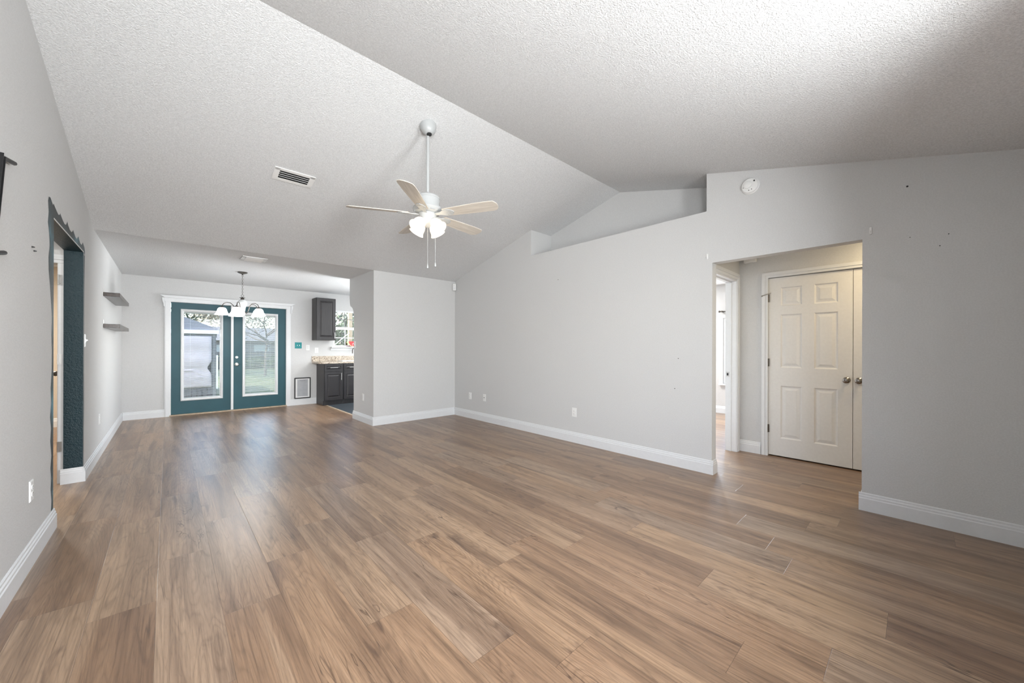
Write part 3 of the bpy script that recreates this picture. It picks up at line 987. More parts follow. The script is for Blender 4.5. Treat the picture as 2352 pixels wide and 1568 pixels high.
# ------------------------------------------------------------------ kitchen window
w1 = empty('window_3', (WX0, YB, WZ0), 'kitchen window with grille bars, half hidden by the dark wall cabinet', 'window', kind='structure')
yy0, yy1 = 8.945, 9.02
obj('frame', frame4(WX0, WX1, yy0, yy1, WZ0, WZ1, 0.035), M['trim'], w1)
obj('meeting_rail', boxes((WX0 + 0.035, WX1 - 0.035, yy0 - 0.006, yy1 - 0.02, 1.635, 1.695)), M['trim'], w1)
mx = (3.008, 3.30)
bm = new()
for x in mx:
    box(bm, x - 0.008, x + 0.008, 8.985, 8.997, 1.695, WZ1 - 0.03)
box(bm, WX0 + 0.035, WX1 - 0.035, 8.985, 8.997, 1.868, 1.884)
obj('upper_grille', bm, M['post'], w1)
bm = new()
for x in mx:
    box(bm, x - 0.011, x + 0.011, 8.955, 8.967, WZ0 + 0.04, 1.635)
box(bm, WX0 + 0.035, WX1 - 0.035, 8.955, 8.967, 1.440, 1.458)
obj('lower_grille', bm, M['trim'], w1)
obj('pane', boxes((WX0 + 0.035, WX1 - 0.035, 8.974, 8.978, WZ0 + 0.04, WZ1 - 0.03)), M['glass'], w1)
bm = new()
prism(bm, [(YB + 0.02, WZ0 - 0.004), (YB - 0.085, WZ0 - 0.004), (YB - 0.085, WZ0 - 0.022), (YB - 0.07, WZ0 - 0.030), (YB - 0.022, WZ0 - 0.034), (YB - 0.018, WZ0 - 0.085), (YB, WZ0 - 0.085)], 'x', WX0 - 0.06, WX1 + 0.06)
obj('sill', bm, M['trim'], w1, bevel=0.003)

w6 = empty('window_6', (5.3, 7.0, 0.8), 'added, unseen kitchen side window behind the partition', 'window', kind='structure')  # window made up to go with the kitchen side fill lamp
bm = boxes((5.33, 5.39, 6.1, 6.15, 0.8, 2.1), (5.33, 5.39, 7.85, 7.9, 0.8, 2.1), (5.33, 5.39, 6.15, 7.85, 0.8, 0.85), (5.33, 5.39, 6.15, 7.85, 2.05, 2.1))
obj('frame', bm, M['trim'], w6)

# ------------------------------------------------------------------ kitchen furniture
CX0, CF = 2.396, 8.40


def cab_door(bm, u0, u1, v0, v1, yf, thick=0.02, fr=0.055):
    P = lambda u, v, w: Vector((u, yf - w, v))
    panel_face(bm, [u0, u0 + fr, u1 - fr, u1], [v0, v0 + fr, v1 - fr, v1], {(1, 1)}, thick, P, sink=0.008, bev=0.008, flat=0.006, rise=0.022, up=0.009)
    slab_sides(bm, u0, u1, v0, v1, 0, thick, P)


def bar_pull(bm, p0, p1, out=0.03):
    a, b = Vector(p0), Vector(p1)
    o_ = Vector((0, -out, 0))
    tube(bm, [a + o_, b + o_], 0.0055, 8)
    d = (b - a) * 0.14
    tube(bm, [a + d, a + d + o_], 0.0045, 8)
    tube(bm, [b - d, b - d + o_], 0.0045, 8)


def base_cabinet(x0, x1, label, hinge_left):
    c = empty('base_cabinet', ((x0 + x1) / 2, CF, 0), label, 'cabinet', 'kitchen base cabinets')
    obj('carcass', boxes((x0, x1, CF, YB - 0.002, 0.10, 0.882), (x0, x1, CF + 0.055, YB - 0.002, 0.004, 0.10)), M['cabinet'], c, bevel=0.002)
    dr_ = new()
    cab_door(dr_, x0 + 0.012, x1 - 0.012, 0.725, 0.868, CF, fr=0.035)
    d = obj('drawer', dr_, M['cabinet'], c)
    bm = new()
    xm = (x0 + x1) / 2
    bar_pull(bm, (xm - 0.075, CF - 0.02, 0.797), (xm + 0.075, CF - 0.02, 0.797))
    obj('drawer_pull', bm, M['steel'], d)
    bm = new()
    cab_door(bm, x0 + 0.012, x1 - 0.012, 0.115, 0.708, CF)
    d = obj('door', bm, M['cabinet'], c)
    bm = new()
    xh = x1 - 0.045 if hinge_left else x0 + 0.045
    bar_pull(bm, (xh, CF - 0.02, 0.53), (xh, CF - 0.02, 0.68))
    obj('door_pull', bm, M['steel'], d)


base_cabinet(CX0, CX0 + 0.385, 'dark espresso base cabinet at the open end of the counter', True)
base_cabinet(CX0 + 0.387, CX0 + 0.78, 'dark espresso base cabinet beside the partition, second from the counter end', True)
base_cabinet(CX0 + 0.782, CX0 + 1.20, 'dark espresso base cabinet hidden behind the partition wall', False)
# worktop with rounded end, upstand
bm = new()
yfw, ybw, xw0, xw1, rr = CF - 0.035, YB - 0.001, 2.300, CX0 + 1.205, 0.11
pts = [(xw0, ybw), (xw1, ybw), (xw1, yfw)] + [(xw0 + rr - rr * math.sin(t), yfw + rr - rr * math.cos(t)) for t in [math.radians(a) for a in range(0, 91, 10)]]
prism(bm, pts, 'z', 0.884, 0.922)
ct = obj('countertop', bm, M['granite'], label='beige speckled granite countertop over the dark base cabinets', cat='countertop', bevel=0.005)
obj('backsplash', boxes((xw0, xw1, YB - 0.022, YB - 0.001, 0.9225, 1.036)), M['granite'], label='low beige granite backsplash strip along the wall above the countertop', cat='backsplash', bevel=0.002)
# sink and tap
bm = new()
for zz, i in (((0.9225, 0.934), 0.0),):
    box(bm, 2.80, 3.46, 8.46, 8.485, *zz)
    box(bm, 2.80, 3.46, 8.815, 8.84, *zz)
    box(bm, 2.80, 2.825, 8.475, 8.815, *zz)
    box(bm, 3.435, 3.46, 8.475, 8.815, *zz)
    box(bm, 2.825, 3.435, 8.475, 8.815, 0.9225, 0.926)
obj('sink', bm, M['plastic'], label='white sink rim set in the speckled countertop', cat='sink', bevel=0.004)
bm = new()
lathe(bm, [(0.028, 0.922), (0.028, 0.93), (0.016, 0.95), (0.013, 1.0)], 16, Matrix.Translation((3.27, 8.855, 0.0005)))
tube(bm, [(3.27, 8.855, 0.99), (3.27, 8.855, 1.15)] + [(3.27 - 0.075 + 0.075 * math.cos(a), 8.855 - 0.02 * a, 1.15 + 0.075 * math.sin(a)) for a in [math.pi * i / 10 for i in range(1, 11)]] + [(3.12, 8.79, 1.09)], 0.010, 10)
obj('faucet', bm, M['bronze'], label='dark curved kitchen faucet behind the partition edge', cat='faucet', smooth=True)
# wall cabinet
UX0, UX1, UZ0, UZ1, UF = 2.300, 2.690, 1.383, 2.285, 8.60
uc = empty('wall_cabinet', ((UX0 + UX1) / 2, UF, UZ0), 'dark espresso wall cabinet between pet door and kitchen window', 'cabinet')
obj('carcass', boxes((UX0, UX1, UF, YB - 0.001, UZ0, UZ1)), M['cabinet'], uc, bevel=0.002)
bm = new()
cab_door(bm, UX0 + 0.006, UX1 - 0.006, UZ0 + 0.008, UZ1 - 0.008, UF, fr=0.06)
d = obj('door', bm, M['cabinet'], uc)
bm = new()
bar_pull(bm, (UX1 - 0.03, UF - 0.02, UZ0 + 0.04), (UX1 - 0.03, UF - 0.02, UZ0 + 0.17))
obj('door_pull', bm, M['steel'], d)
# red half-round plate in the window
bm = new()
cxp, czp, rp = 3.175, 1.368, 0.127
arc = [(cxp + rp * math.cos(a), czp + rp * math.sin(a)) for a in [math.pi + math.pi * i / 24 for i in range(25)]]
prism(bm, arc, 'y', 8.850, 8.868)
pl = obj('decorative_plate', bm, M['red'], label='red half round plate with cream rim standing in the kitchen window', cat='plate')
bm = new()
tube(bm, [(x, 8.850, z) for x, z in arc[:25]], 0.009, 6)
obj('rim', bm, M['cream'], pl)
bm = new()
tube(bm, [(3.165 + 0.036 * math.cos(a), 8.849, 1.285 + 0.036 * math.sin(a)) for a in [math.radians(q) for q in range(20, 300, 15)]], 0.005, 6)
obj('curl', bm, M['plastic'], pl)

# pet door
px0, px1, pz0, pz1 = 1.965, 2.276, 0.136, 0.578
pet = empty('pet_door', ((px0 + px1) / 2, YB, pz0), 'black framed pet door low in the wall beside the teal doors', 'pet door')
b_ = 0.020
obj('outer_frame', boxes((px0, px0 + b_, YB - 0.022, YB - 0.0005, pz0, pz1), (px1 - b_, px1, YB - 0.022, YB - 0.0005, pz0, pz1), (px0 + b_, px1 - b_, YB - 0.022, YB - 0.0005, pz0, pz0 + b_), (px0 + b_, px1 - b_, YB - 0.022, YB - 0.0005, pz1 - b_, pz1)), M['black_plastic'], pet, bevel=0.003)
e = 0.032
a0, a1, c0, c1 = px0 + b_, px1 - b_, pz0 + b_, pz1 - b_
obj('inner_frame', boxes((a0, a0 + e, YB - 0.014, YB - 0.0005, c0, c1), (a1 - e, a1, YB - 0.014, YB - 0.0005, c0, c1), (a0 + e, a1 - e, YB - 0.014, YB - 0.0005, c0, c0 + 0.022), (a0 + e, a1 - e, YB - 0.014, YB - 0.0005, c1 - 0.016, c1)), M['plastic'], pet)
fl = obj('flap', boxes((a0 + e, a1 - e, YB - 0.008, YB - 0.001, c0 + 0.022, c1 - 0.016)), M['grey_flap'], pet)
bm = new()
tube(bm, [((px0 + px1) / 2 - 0.055 + 0.011 * i, YB - 0.011, c1 - 0.040 - 0.010 * math.sin(math.pi * i / 10)) for i in range(11)], 0.003, 6)
obj('flap_grip', bm, M['post'], fl)


# ------------------------------------------------------------------ plates on the walls
def wall_plate(name, loc, n, label, cat, w=0.072, h=0.116, style='outlet', group=None, mat='plastic'):
    """n: outward normal, one of (+-1,0) / (0,+-1)"""
    nv = Vector((n[0], n[1], 0))
    tv = Vector((-n[1], n[0], 0))
    L_ = Vector(loc)
    T = Matrix(((tv.x, 0, nv.x, L_.x), (tv.y, 0, nv.y, L_.y), (0, 1, 0, L_.z), (0, 0, 0, 1)))
    r = empty(name, loc, label, cat, group)
    bm = new()
    box(bm, -w / 2, w / 2, -h / 2, h / 2, 0.0004, 0.004, T)
    box(bm, -w / 2 + 0.004, w / 2 - 0.004, -h / 2 + 0.004, h / 2 - 0.004, 0.004, 0.0065, T)
    obj('cover_plate', bm, M[mat], r)
    if style == 'outlet':
        for s in (-1, 1):
            bm = new()
            pts_ = [(0.017 * math.cos(a) * 1.0, s * 0.0195 + max(-0.0135, min(0.0135, 0.017 * math.sin(a)))) for a in [2 * math.pi * i / 20 for i in range(20)]]
            prism(bm, pts_, 'z', 0.0065, 0.009, T)
            q = obj('receptacle', bm, M['plastic'], r)
            bm = new()
            for sx, hh in ((-0.0062, 0.0075), (0.0062, 0.006)):
                box(bm, sx - 0.001, sx + 0.001, s * 0.0195 + 0.001, s * 0.0195 + 0.001 + hh, 0.009, 0.0094, T)
            box(bm, -0.0025, 0.0025, s * 0.0195 - 0.010, s * 0.0195 - 0.0055, 0.009, 0.0094, T)
            obj('slots', bm, M['dark_slot'], q)
    elif style == 'coax':
        bm = new()
        lathe(bm, [(0.0065, 0.0065), (0.0065, 0.009), (0.0045, 0.009), (0.0045, 0.018), (0, 0.018)], 12, T)
        obj('coax_jack', bm, M['black_metal'], r)
    elif style == 'toggle':
        bm = new()
        box(bm, -0.006, 0.006, -0.012, 0.012, 0.0065, 0.008, T)
        box(bm, -0.0035, 0.0035, -0.004, 0.006, 0.008, 0.018, T @ Matrix.Rotation(math.radians(-12), 4, 'X'))
        obj('toggle', bm, M['steel'] if mat == 'steel' else M['plastic'], r)
        for s in (-1, 1):
            bm = new()
            lathe(bm, [(0.003, 0.0065), (0.003, 0.0074), (0, 0.0074)], 8, T @ Matrix.Translation((0, s * 0.030, 0)))
            obj('screw', bm, M['dark_slot'], r)
    elif style == 'rosette':
        bm = new()
        for rad, zz in ((0.050, 0.008), (0.030, 0.010)):
            for i in range(24):
                a, b = 2 * math.pi * i / 24, 2 * math.pi * (i + 1) / 24
            lathe(bm, [(rad, 0.006), (rad, zz), (rad - 0.006, zz), (rad - 0.006, 0.006)], 28, T, caps=(False, False))
        obj('raised_rings', bm, M[mat], r)
        for s in (-1, 1):
            bm = new()
            box(bm, s * 0.020 - 0.005, s * 0.020 + 0.005, -0.011, 0.011, 0.0065, 0.014, T)
            obj('switch_lever', bm, M['plastic'], r)
    return r


wall_plate('outlet', (XR, 5.278, 0.388), (-1, 0), 'white outlet low on the right wall, closest to the far corner', 'outlet')
wall_plate('cable_plate', (XR, 4.875, 0.394), (-1, 0), 'white cable jack plate with a dark pin low on the right wall', 'cable plate', style='coax')
wall_plate('outlet', (XR, 3.007, 0.390), (-1, 0), 'white outlet low in the middle of the right wall', 'outlet')
wall_plate('outlet', (XL, 3.374, 0.412), (1, 0), 'white outlet on the left wall in front of the teal opening', 'outlet')
wall_plate('outlet', (XL, 6.204, 0.415), (1, 0), 'white outlet on the left wall below the floating shelves', 'outlet')
wall_plate('light_switch', (XL, 5.228, 1.280), (1, 0), 'light switch on the far edge of the teal opening', 'light switch', style='toggle', mat='steel')
wall_plate('outlet', (XK, 6.176, 0.406), (-1, 0), 'white outlet low on the end face of the kitchen partition', 'outlet')
wall_plate('light_switch', (XK, 6.545, 1.275), (-1, 0), 'light switch at the arch edge of the kitchen partition', 'light switch', style='toggle', w=0.075)
wall_plate('switch_plate', (2.038, YB, 1.268), (0, -1), 'turquoise ornate double switch plate beside the teal doors', 'switch plate', w=0.130, h=0.130, style='rosette', mat='teal_plate')
wall_plate('outlet', (2.222, YB, 1.222), (0, -1), 'white outlet between the turquoise plate and the wall cabinet', 'outlet', h=0.118)
wall_plate('outlet', (2.395, YB, 1.165), (0, -1), 'white outlet under the dark wall cabinet above the counter', 'outlet')

# smoke detector on the right wall
sd = empty('smoke_detector', (XR, 1.018, 2.695), 'round white smoke detector high on the right wall over the hall opening', 'smoke detector')
T = Matrix.Translation((XR, 1.018, 2.695)) @ Matrix.Rotation(math.radians(-90), 4, 'Y')
bm = new()
lathe(bm, [(0.073, 0.0004), (0.073, 0.008), (0.069, 0.010), (0.067, 0.012), (0.067, 0.026), (0.060, 0.034), (0.034, 0.037), (0, 0.037)], 40, T)
obj('housing', bm, M['plastic'], sd, smooth=True)
bm = new()
lathe(bm, [(0.033, 0.036), (0.032, 0.046), (0.028, 0.049), (0, 0.050)], 32, T @ Matrix.Translation((0.006, 0.012, 0)))
obj('test_button', bm, M['plastic'], sd, smooth=True)
for a, b, r_ in ((-0.045, 0.004, 0.0035), (-0.040, -0.018, 0.0035), (-0.012, 0.048, 0.003), (0.030, -0.038, 0.007)):
    bm = new()
    lathe(bm, [(r_, 0.0352), (r_, 0.0385), (0, 0.0385)], 10, T @ Matrix.Translation((a, b, 0)))
    obj('indicator_hole', bm, M['dark_slot'], sd)
# corner motion sensor
ms = empty('motion_sensor', (3.835, 5.71, 2.33), 'small white motion sensor high in the corner of partition and right wall', 'motion sensor')
T = Matrix.Translation((3.848, 5.723, 2.332)) @ Matrix.Rotation(math.radians(-42), 4, 'Z')
bm = new()
prism(bm, [(-0.033, 0.0), (-0.030, -0.028), (0.030, -0.028), (0.033, 0.0), (0.018, 0.020), (-0.018, 0.020)], 'z', -0.060, 0.060, T)
obj('housing', bm, M['plastic'], ms, bevel=0.005)
bm = boxes()
box(bm, -0.020, 0.020, -0.031, -0.027, -0.045, 0.0, T)
obj('lens', bm, M['trim'], ms, bevel=0.002)
bm = new()
lathe(bm, [(0.004, 0), (0.004, 0.003), (0, 0.003)], 10, T @ Matrix.Translation((-0.006, -0.028, 0.022)) @ Matrix.Rotation(math.radians(90), 4, 'X'))
obj('indicator', bm, M['dark_slot'], ms)
# door chime on the hall wall
dc = obj('door_chime', boxes((XH - 0.045, XH - 0.0005, 1.255, 1.385, 2.235, 2.39)), M['plastic'], label='white door chime box high on the hall wall', cat='door chime', bevel=0.006)
# curtain brackets beside the opening head
for y, z, lb in ((0.230, 2.112, 'small white clip above the closet side corner of the hall opening'), (1.383, 2.123, 'small white clip above the far corner of the hall opening')):
    bm = new()
    box(bm, XR - 0.006, XR - 0.0004, y - 0.008, y + 0.008, z - 0.028, z + 0.026)
    cl = obj('wall_clip', bm, M['plastic'], label=lb, cat='clip', bevel=0.002)
    bm = new()
    tube(bm, [(XR - 0.005, y, z - 0.012), (XR - 0.016, y, z - 0.014), (XR - 0.018, y, z - 0.004)], 0.0028, 6)
    obj('hook', bm, M['plastic'], cl)
# nails and holes
for y, z, r_, lb in ((0.041, 2.384, 0.006, 'black screw highest on the near right wall'), (-0.152, 2.002, 0.003, 'tiny dark nail right of the pair on the near right wall'),
                     (-0.113, 1.930, 0.003, 'lowest tiny nail on the near right wall'), (0.027, 2.017, 0.0025, 'tiny nail beside the white clip on the near right wall'),
                     (3.286, 2.151, 0.004, 'dark nail high on the right wall below the plant ledge'), (1.665, 1.119, 0.004, 'dark nail on the right wall left of the hall opening'),
                     (1.700, 0.805, 0.004, 'lower nail on the right wall left of the hall opening')):
    bm = new()
    lathe(bm, [(r_, 0.0003), (r_, 0.004), (r_ * 0.6, 0.007), (0, 0.007)], 10, Matrix.Translation((XR, y, z)) @ Matrix.Rotation(math.radians(-90), 4, 'Y'))
    obj('nail', bm, M['black_metal'], label=lb, cat='nail')
for y, z, lb in ((3.385, 1.785, 'upper of two screws left in the left wall'), (3.425, 1.770, 'lower of two screws left in the left wall')):
    bm = new()
    lathe(bm, [(0.004, 0.0003), (0.004, 0.005), (0.002, 0.012), (0, 0.012)], 10, Matrix.Translation((XL, y, z)) @ Matrix.Rotation(math.radians(90), 4, 'Y'))
    obj('screw', bm, M['black_metal'], label=lb, cat='screw')

# black TV mount on the left wall
tv = empty('wall_mount', (XL, 2.75, 1.85), 'black slotted television wall mount at the left edge, on the left wall', 'wall mount')
p0, p1 = Vector((XL + 0.017, 2.755, 2.066)), Vector((XL + 0.017, 2.615, 1.56))
ax = (p1 - p0).normalized()
sd_ = Vector((1, 0, 0))
th = ax.cross(sd_)
T = Matrix(((th.x, sd_.x, ax.x, p0.x), (th.y, sd_.y, ax.y, p0.y), (th.z, sd_.z, ax.z, p0.z), (0, 0, 0, 1)))
Lr = (p1 - p0).length
bm = new()
box(bm, -0.014, 0.014, -0.014, -0.011, -0.01, Lr, T)
box(bm, -0.016, -0.013, -0.011, 0.014, -0.01, Lr, T)
box(bm, 0.013, 0.016, -0.011, 0.014, -0.01, Lr, T)
rail = obj('slotted_rail', bm, M['black_metal'], tv)
bm = new()
for i in range(20):
    box(bm, -0.0135, -0.0128, 0.0, 0.006, 0.03 + i * 0.023, 0.042 + i * 0.023, T)
    box(bm, -0.0165, -0.0159, 0.0, 0.006, 0.03 + i * 0.023, 0.042 + i * 0.023, T)
obj('slots', bm, M['grey_flap'], rail)
for q, (ya, za, yb_, zb) in enumerate(((2.770, 2.070, 2.985, 2.113), (2.665, 1.620, 2.838, 1.653))):
    bm = new()
    tube(bm, [(XL + 0.017, ya, za), (XL + 0.017, yb_ - 0.02, zb - 0.004)], 0.010, 8)
    tube(bm, [(XL + 0.017, yb_ - 0.03, zb - 0.006), (XL + 0.017, yb_ + 0.008, zb)], 0.004, 8)
    obj('hook_arm', bm, M['black_metal'], tv)
obj('wall_plate', boxes((XL + 0.0005, XL + 0.0028, 2.60, 2.76, 1.55, 1.85)), M['black_metal'], tv)

# floating shelves on the left wall
for z0, lb in ((1.828, 'upper dark wood floating shelf on the left wall'), (1.452, 'lower dark wood floating shelf on the left wall')):
    s = obj('floating_shelf', boxes((XL + 0.0005, XL + 0.137, 6.54, 7.95, z0, z0 + 0.046)), M['shelf'], label=lb, cat='shelf', group='floating shelves on the left wall', bevel=0.002)
    for ya, hh in ((6.555, 0.049), (7.2, 0.029)):
        obj('mounting_tab', boxes((XL + 0.0005, XL + 0.003, ya, ya + 0.02, z0 + 0.046, z0 + 0.046 + hh)), M['steel'], s)


# ------------------------------------------------------------------ ceiling registers
def register(x0, x1, y0, y1, T, label, nsl=4, tilt=38):
    r = empty('ceiling_vent', T @ Vector(((x0 + x1) / 2, (y0 + y1) / 2, 0)), label, 'ceiling vent', 'ceiling vents')
    f = 0.032
    bm = new()
    for a, b, c, d in ((x0, x0 + f + 0.012, y0, y1), (x1 - f - 0.012, x1, y0, y1), (x0, x1, y0, y0 + f), (x0, x1, y1 - f, y1)):
        box(bm, a, b, c, d, -0.010, -0.0005, T)
    obj('frame', bm, M['plastic'], r, bevel=0.002)
    bm = new()
    box(bm, x0 + f, x1 - f, y0 + f, y1 - f, -0.0035, -0.0015, T)
    obj('duct_opening', bm, M['dark_slot'], r)
    for i in range(nsl):
        yc = y0 + f + (y1 - y0 - 2 * f) * (i + 0.6) / nsl
        w_ = (y1 - y0 - 2 * f) / nsl * 0.36
        R = T @ Matrix.Translation((0, yc, -0.014)) @ Matrix.Rotation(math.radians(tilt), 4, 'X')
        bm = new()
        box(bm, x0 + f + 0.012, x1 - f - 0.012, -w_, w_, -0.0012, 0.0012, R)
        obj('louver', bm, M['plastic'], r)
    return r


ang = math.atan(SL)
Tv = Matrix.Translation((0, 4.085, zc(4.085))) @ Matrix.Rotation(-ang, 4, 'X')
register(0.722, 1.062, -0.092, 0.092, Tv, 'white louvred vent on the sloping ceiling left of the fan')
register(0.722, 1.006, 6.035, 6.295, Matrix.Translation((0, 0, HC)), 'white louvred vent on the flat dining ceiling above the chandelier', 5, -30)

# ------------------------------------------------------------------ ceiling fan
FX, FY, FZ = 1.671, 2.905, 2.388
fan = empty('ceiling_fan', (FX, FY, zc(FY)), 'white five blade ceiling fan with four lit glass shades hanging from the vault', 'ceiling fan')
F0 = Matrix.Translation((FX, FY, 0))
bm = new()
zt = zc(FY)
Tc = Matrix.Translation((FX, FY, zt)) @ Matrix.Rotation(-ang, 4, 'X')
lathe(bm, [(0.070, 0.0), (0.071, -0.012), (0.068, -0.03), (0.056, -0.062), (0.034, -0.085), (0.024, -0.090)], 36, Tc)
cn = obj('canopy', bm, M['fan_white'], fan, smooth=True)
bm = new()
lathe(bm, [(0.023, -0.0905), (0.021, -0.096), (0.014, -0.098)], 24, Tc)
obj('hanger_ball', bm, M['dark_slot'], cn, smooth=True)
bm = new()
lathe(bm, [(0.0135, 2.555), (0.0135, zt - 0.085)], 20, F0)
lathe(bm, [(0.030, 2.553), (0.026, 2.575), (0.0145, 2.585)], 24, F0)
obj('downrod', bm, M['fan_white'], fan, smooth=True)
bm = new()
lathe(bm, [(0.028, 2.556), (0.096, 2.548), (0.108, 2.535), (0.108, 2.525), (0.103, 2.520), (0.103, 2.460), (0.106, 2.452), (0.124, 2.446), (0.128, 2.434), (0.120, 2.416), (0.096, 2.404), (0.078, 2.398)], 48, F0)
mh = obj('motor_housing', bm, M['fan_white'], fan, smooth=True)
bm = new()
for i in range(10):
    a = 2 * math.pi * i / 10 + 0.2
    T = F0 @ Matrix.Rotation(a, 4, 'Z') @ Matrix.Translation((0.110, 0, 2.409)) @ Matrix.Rotation(math.radians(27), 4, 'Y')
    box(bm, -0.007, 0.007, -0.022, 0.022, -0.0015, 0.0015, T)
obj('vent_slots', bm, M['grey_flap'], mh)
for i in range(5):
    a = math.radians(9.5 + 72 * i)
    T = F0 @ Matrix.Rotation(a, 4, 'Z') @ Matrix.Translation((0, 0, FZ)) @ Matrix.Rotation(math.radians(-13), 4, 'X')
    bm = new()
    # paddle outline, root to tip
    ol = [(0.165, -0.050), (0.30, -0.058), (0.48, -0.066), (0.60, -0.066), (0.640, -0.060), (0.660, -0.030), (0.663, 0.0), (0.655, 0.036), (0.635, 0.060), (0.60, 0.067), (0.48, 0.066), (0.30, 0.058), (0.165, 0.050), (0.150, 0.0)]
    prism(bm, ol, 'z', 0.0, 0.006)
    me_T = T
    b = obj('blade', bm, M['blade'], fan, bevel=0.0015)
    b.data.transform(Matrix.Identity(4))
    # blade keeps its own axes so that its grain follows its length
    b.matrix_parent_inverse = Matrix.Identity(4)
    b.matrix_basis = fan.matrix_basis.inverted() @ me_T
    bm = new()
    iron = [(0.075, -0.016), (0.13, -0.018), (0.165, -0.038), (0.215, -0.044), (0.245, -0.030), (0.262, 0.0), (0.245, 0.030), (0.215, 0.044), (0.165, 0.038), (0.13, 0.018), (0.075, 0.016)]
    prism(bm, iron, 'z', -0.006, -0.0005)
    for sx, sy in ((0.20, -0.022), (0.20, 0.022), (0.235, 0.0)):
        lathe(bm, [(0.005, -0.0065), (0.004, -0.009), (0, -0.009)], 8, Matrix.Translation((sx, sy, 0)))
    ib = obj('blade_iron', bm, M['fan_white'], bevel=0.001)
    ib.parent = b
bm = new()
lathe(bm, [(0.076, 2.397), (0.078, 2.388), (0.074, 2.380), (0.070, 2.345), (0.060, 2.315), (0.042, 2.296), (0.020, 2.286), (0.010, 2.276), (0, 2.274)], 36, F0)
lk = obj('light_fitter', bm, M['fan_white'], fan, smooth=True)
prof_out = [(0.020, 0.0), (0.030, -0.012), (0.044, -0.030), (0.052, -0.055), (0.054, -0.080), (0.060, -0.098), (0.068, -0.108)]
prof_in = [(0.065, -0.108), (0.057, -0.096), (0.051, -0.080), (0.049, -0.055), (0.041, -0.031), (0.027, -0.014), (0.018, -0.003)]
FAN_W = 0.11
for i in range(4):
    a = math.radians(197 + 90 * i)
    T = F0 @ Matrix.Rotation(a, 4, 'Z') @ Matrix.Translation((0.062, 0, 2.330)) @ Matrix.Rotation(math.radians(-42), 4, 'Y')
    bm = new()
    lathe(bm, prof_out + prof_in, 28, T, caps=(False, False))
    sh = obj('lamp_shade', bm, M['fan_shade'], fan, smooth=True)
    bm = new()
    lathe(bm, [(0.021, 0.020), (0.022, -0.004), (0.016, -0.010), (0.016, -0.022)], 16, T)
    obj('socket', bm, M['fan_white'], sh, smooth=True)
    bm = new()
    lathe(bm, [(0.010, -0.022), (0.022, -0.045), (0.026, -0.062), (0.020, -0.080), (0, -0.088)], 16, T)
    obj('bulb', bm, M['bulb_warm'], sh, smooth=True)
    lp = T @ Vector((0, 0, -0.096))
    lamp('fan_bulb_light', 'POINT', FAN_W, lp, color=(1.0, 0.88, 0.72), radius=0.03)
for dx, dy, zb in ((0.0, 0.0, 1.920), (0.050, -0.045, 1.935)):
    bm = new()
    T = Matrix.Translation((FX + dx, FY + dy, 0))
    tube(bm, [(FX + dx, FY + dy, 2.30 if dx else 2.275), (FX + dx, FY + dy, zb + 0.03)], 0.0016, 6)
    pc = obj('pull_chain', bm, M['fan_white'], fan)
    bm = new()
    lathe(bm, [(0.003, zb + 0.034), (0.005, zb + 0.026), (0.0085, zb + 0.006), (0.007, zb), (0, zb - 0.002)], 14, T)
    obj('chain_pull', bm, M['fan_white'], pc, smooth=True)

# ------------------------------------------------------------------ chandelier
HX, HY = 0.882, 7.385
ch = empty('chandelier', (HX, HY, HC), 'five light chandelier with white bell shades on a chain before the teal doors', 'chandelier')
C0 = Matrix.Translation((HX, HY, 0))
bm = new()
lathe(bm, [(0.068, HC - 0.0005), (0.070, HC - 0.008), (0.060, HC - 0.016), (0.022, HC - 0.030), (0.010, HC - 0.034), (0.010, HC - 0.046), (0, HC - 0.048)], 32, C0)
obj('canopy', bm, M['bronze'], ch, smooth=True)
bm = new()
zl, i = HC - 0.044, 0
while zl > 2.075:
    R = C0 @ Matrix.Translation((0, 0, zl - 0.015)) @ Matrix.Rotation(math.radians(90 * (i % 2)), 4, 'Z')
    pts_ = [R @ Vector((0.0085 * math.cos(t), 0, 0.016 * math.sin(t))) for t in [2 * math.pi * q / 12 for q in range(13)]]
    tube(bm, pts_, 0.0022, 5)
    zl -= 0.0265
    i += 1
obj('chain', bm, M['bronze'], ch)
bm = new()
tube(bm, [C0 @ Vector((0.017 * math.cos(t), 0, 2.055 + 0.019 * math.sin(t))) for t in [2 * math.pi * q / 16 for q in range(17)]], 0.003, 6)
lathe(bm, [(0.006, 2.037), (0.008, 2.030), (0.040, 2.026), (0.040, 2.022), (0.022, 2.016), (0.026, 2.006), (0.026, 1.998), (0.030, 1.992)], 24, C0)
obj('top_cap', bm, M['bronze'], ch, smooth=True)
bm = new()
lathe(bm, [(0.030, 1.992), (0.050, 1.975), (0.063, 1.950), (0.062, 1.925), (0.050, 1.890), (0.040, 1.850), (0.034, 1.80), (0.036, 1.765), (0.026, 1.745), (0.012, 1.735), (0.010, 1.725), (0, 1.720)], 32, C0)
obj('body', bm, M['ceramic'], ch, smooth=True)
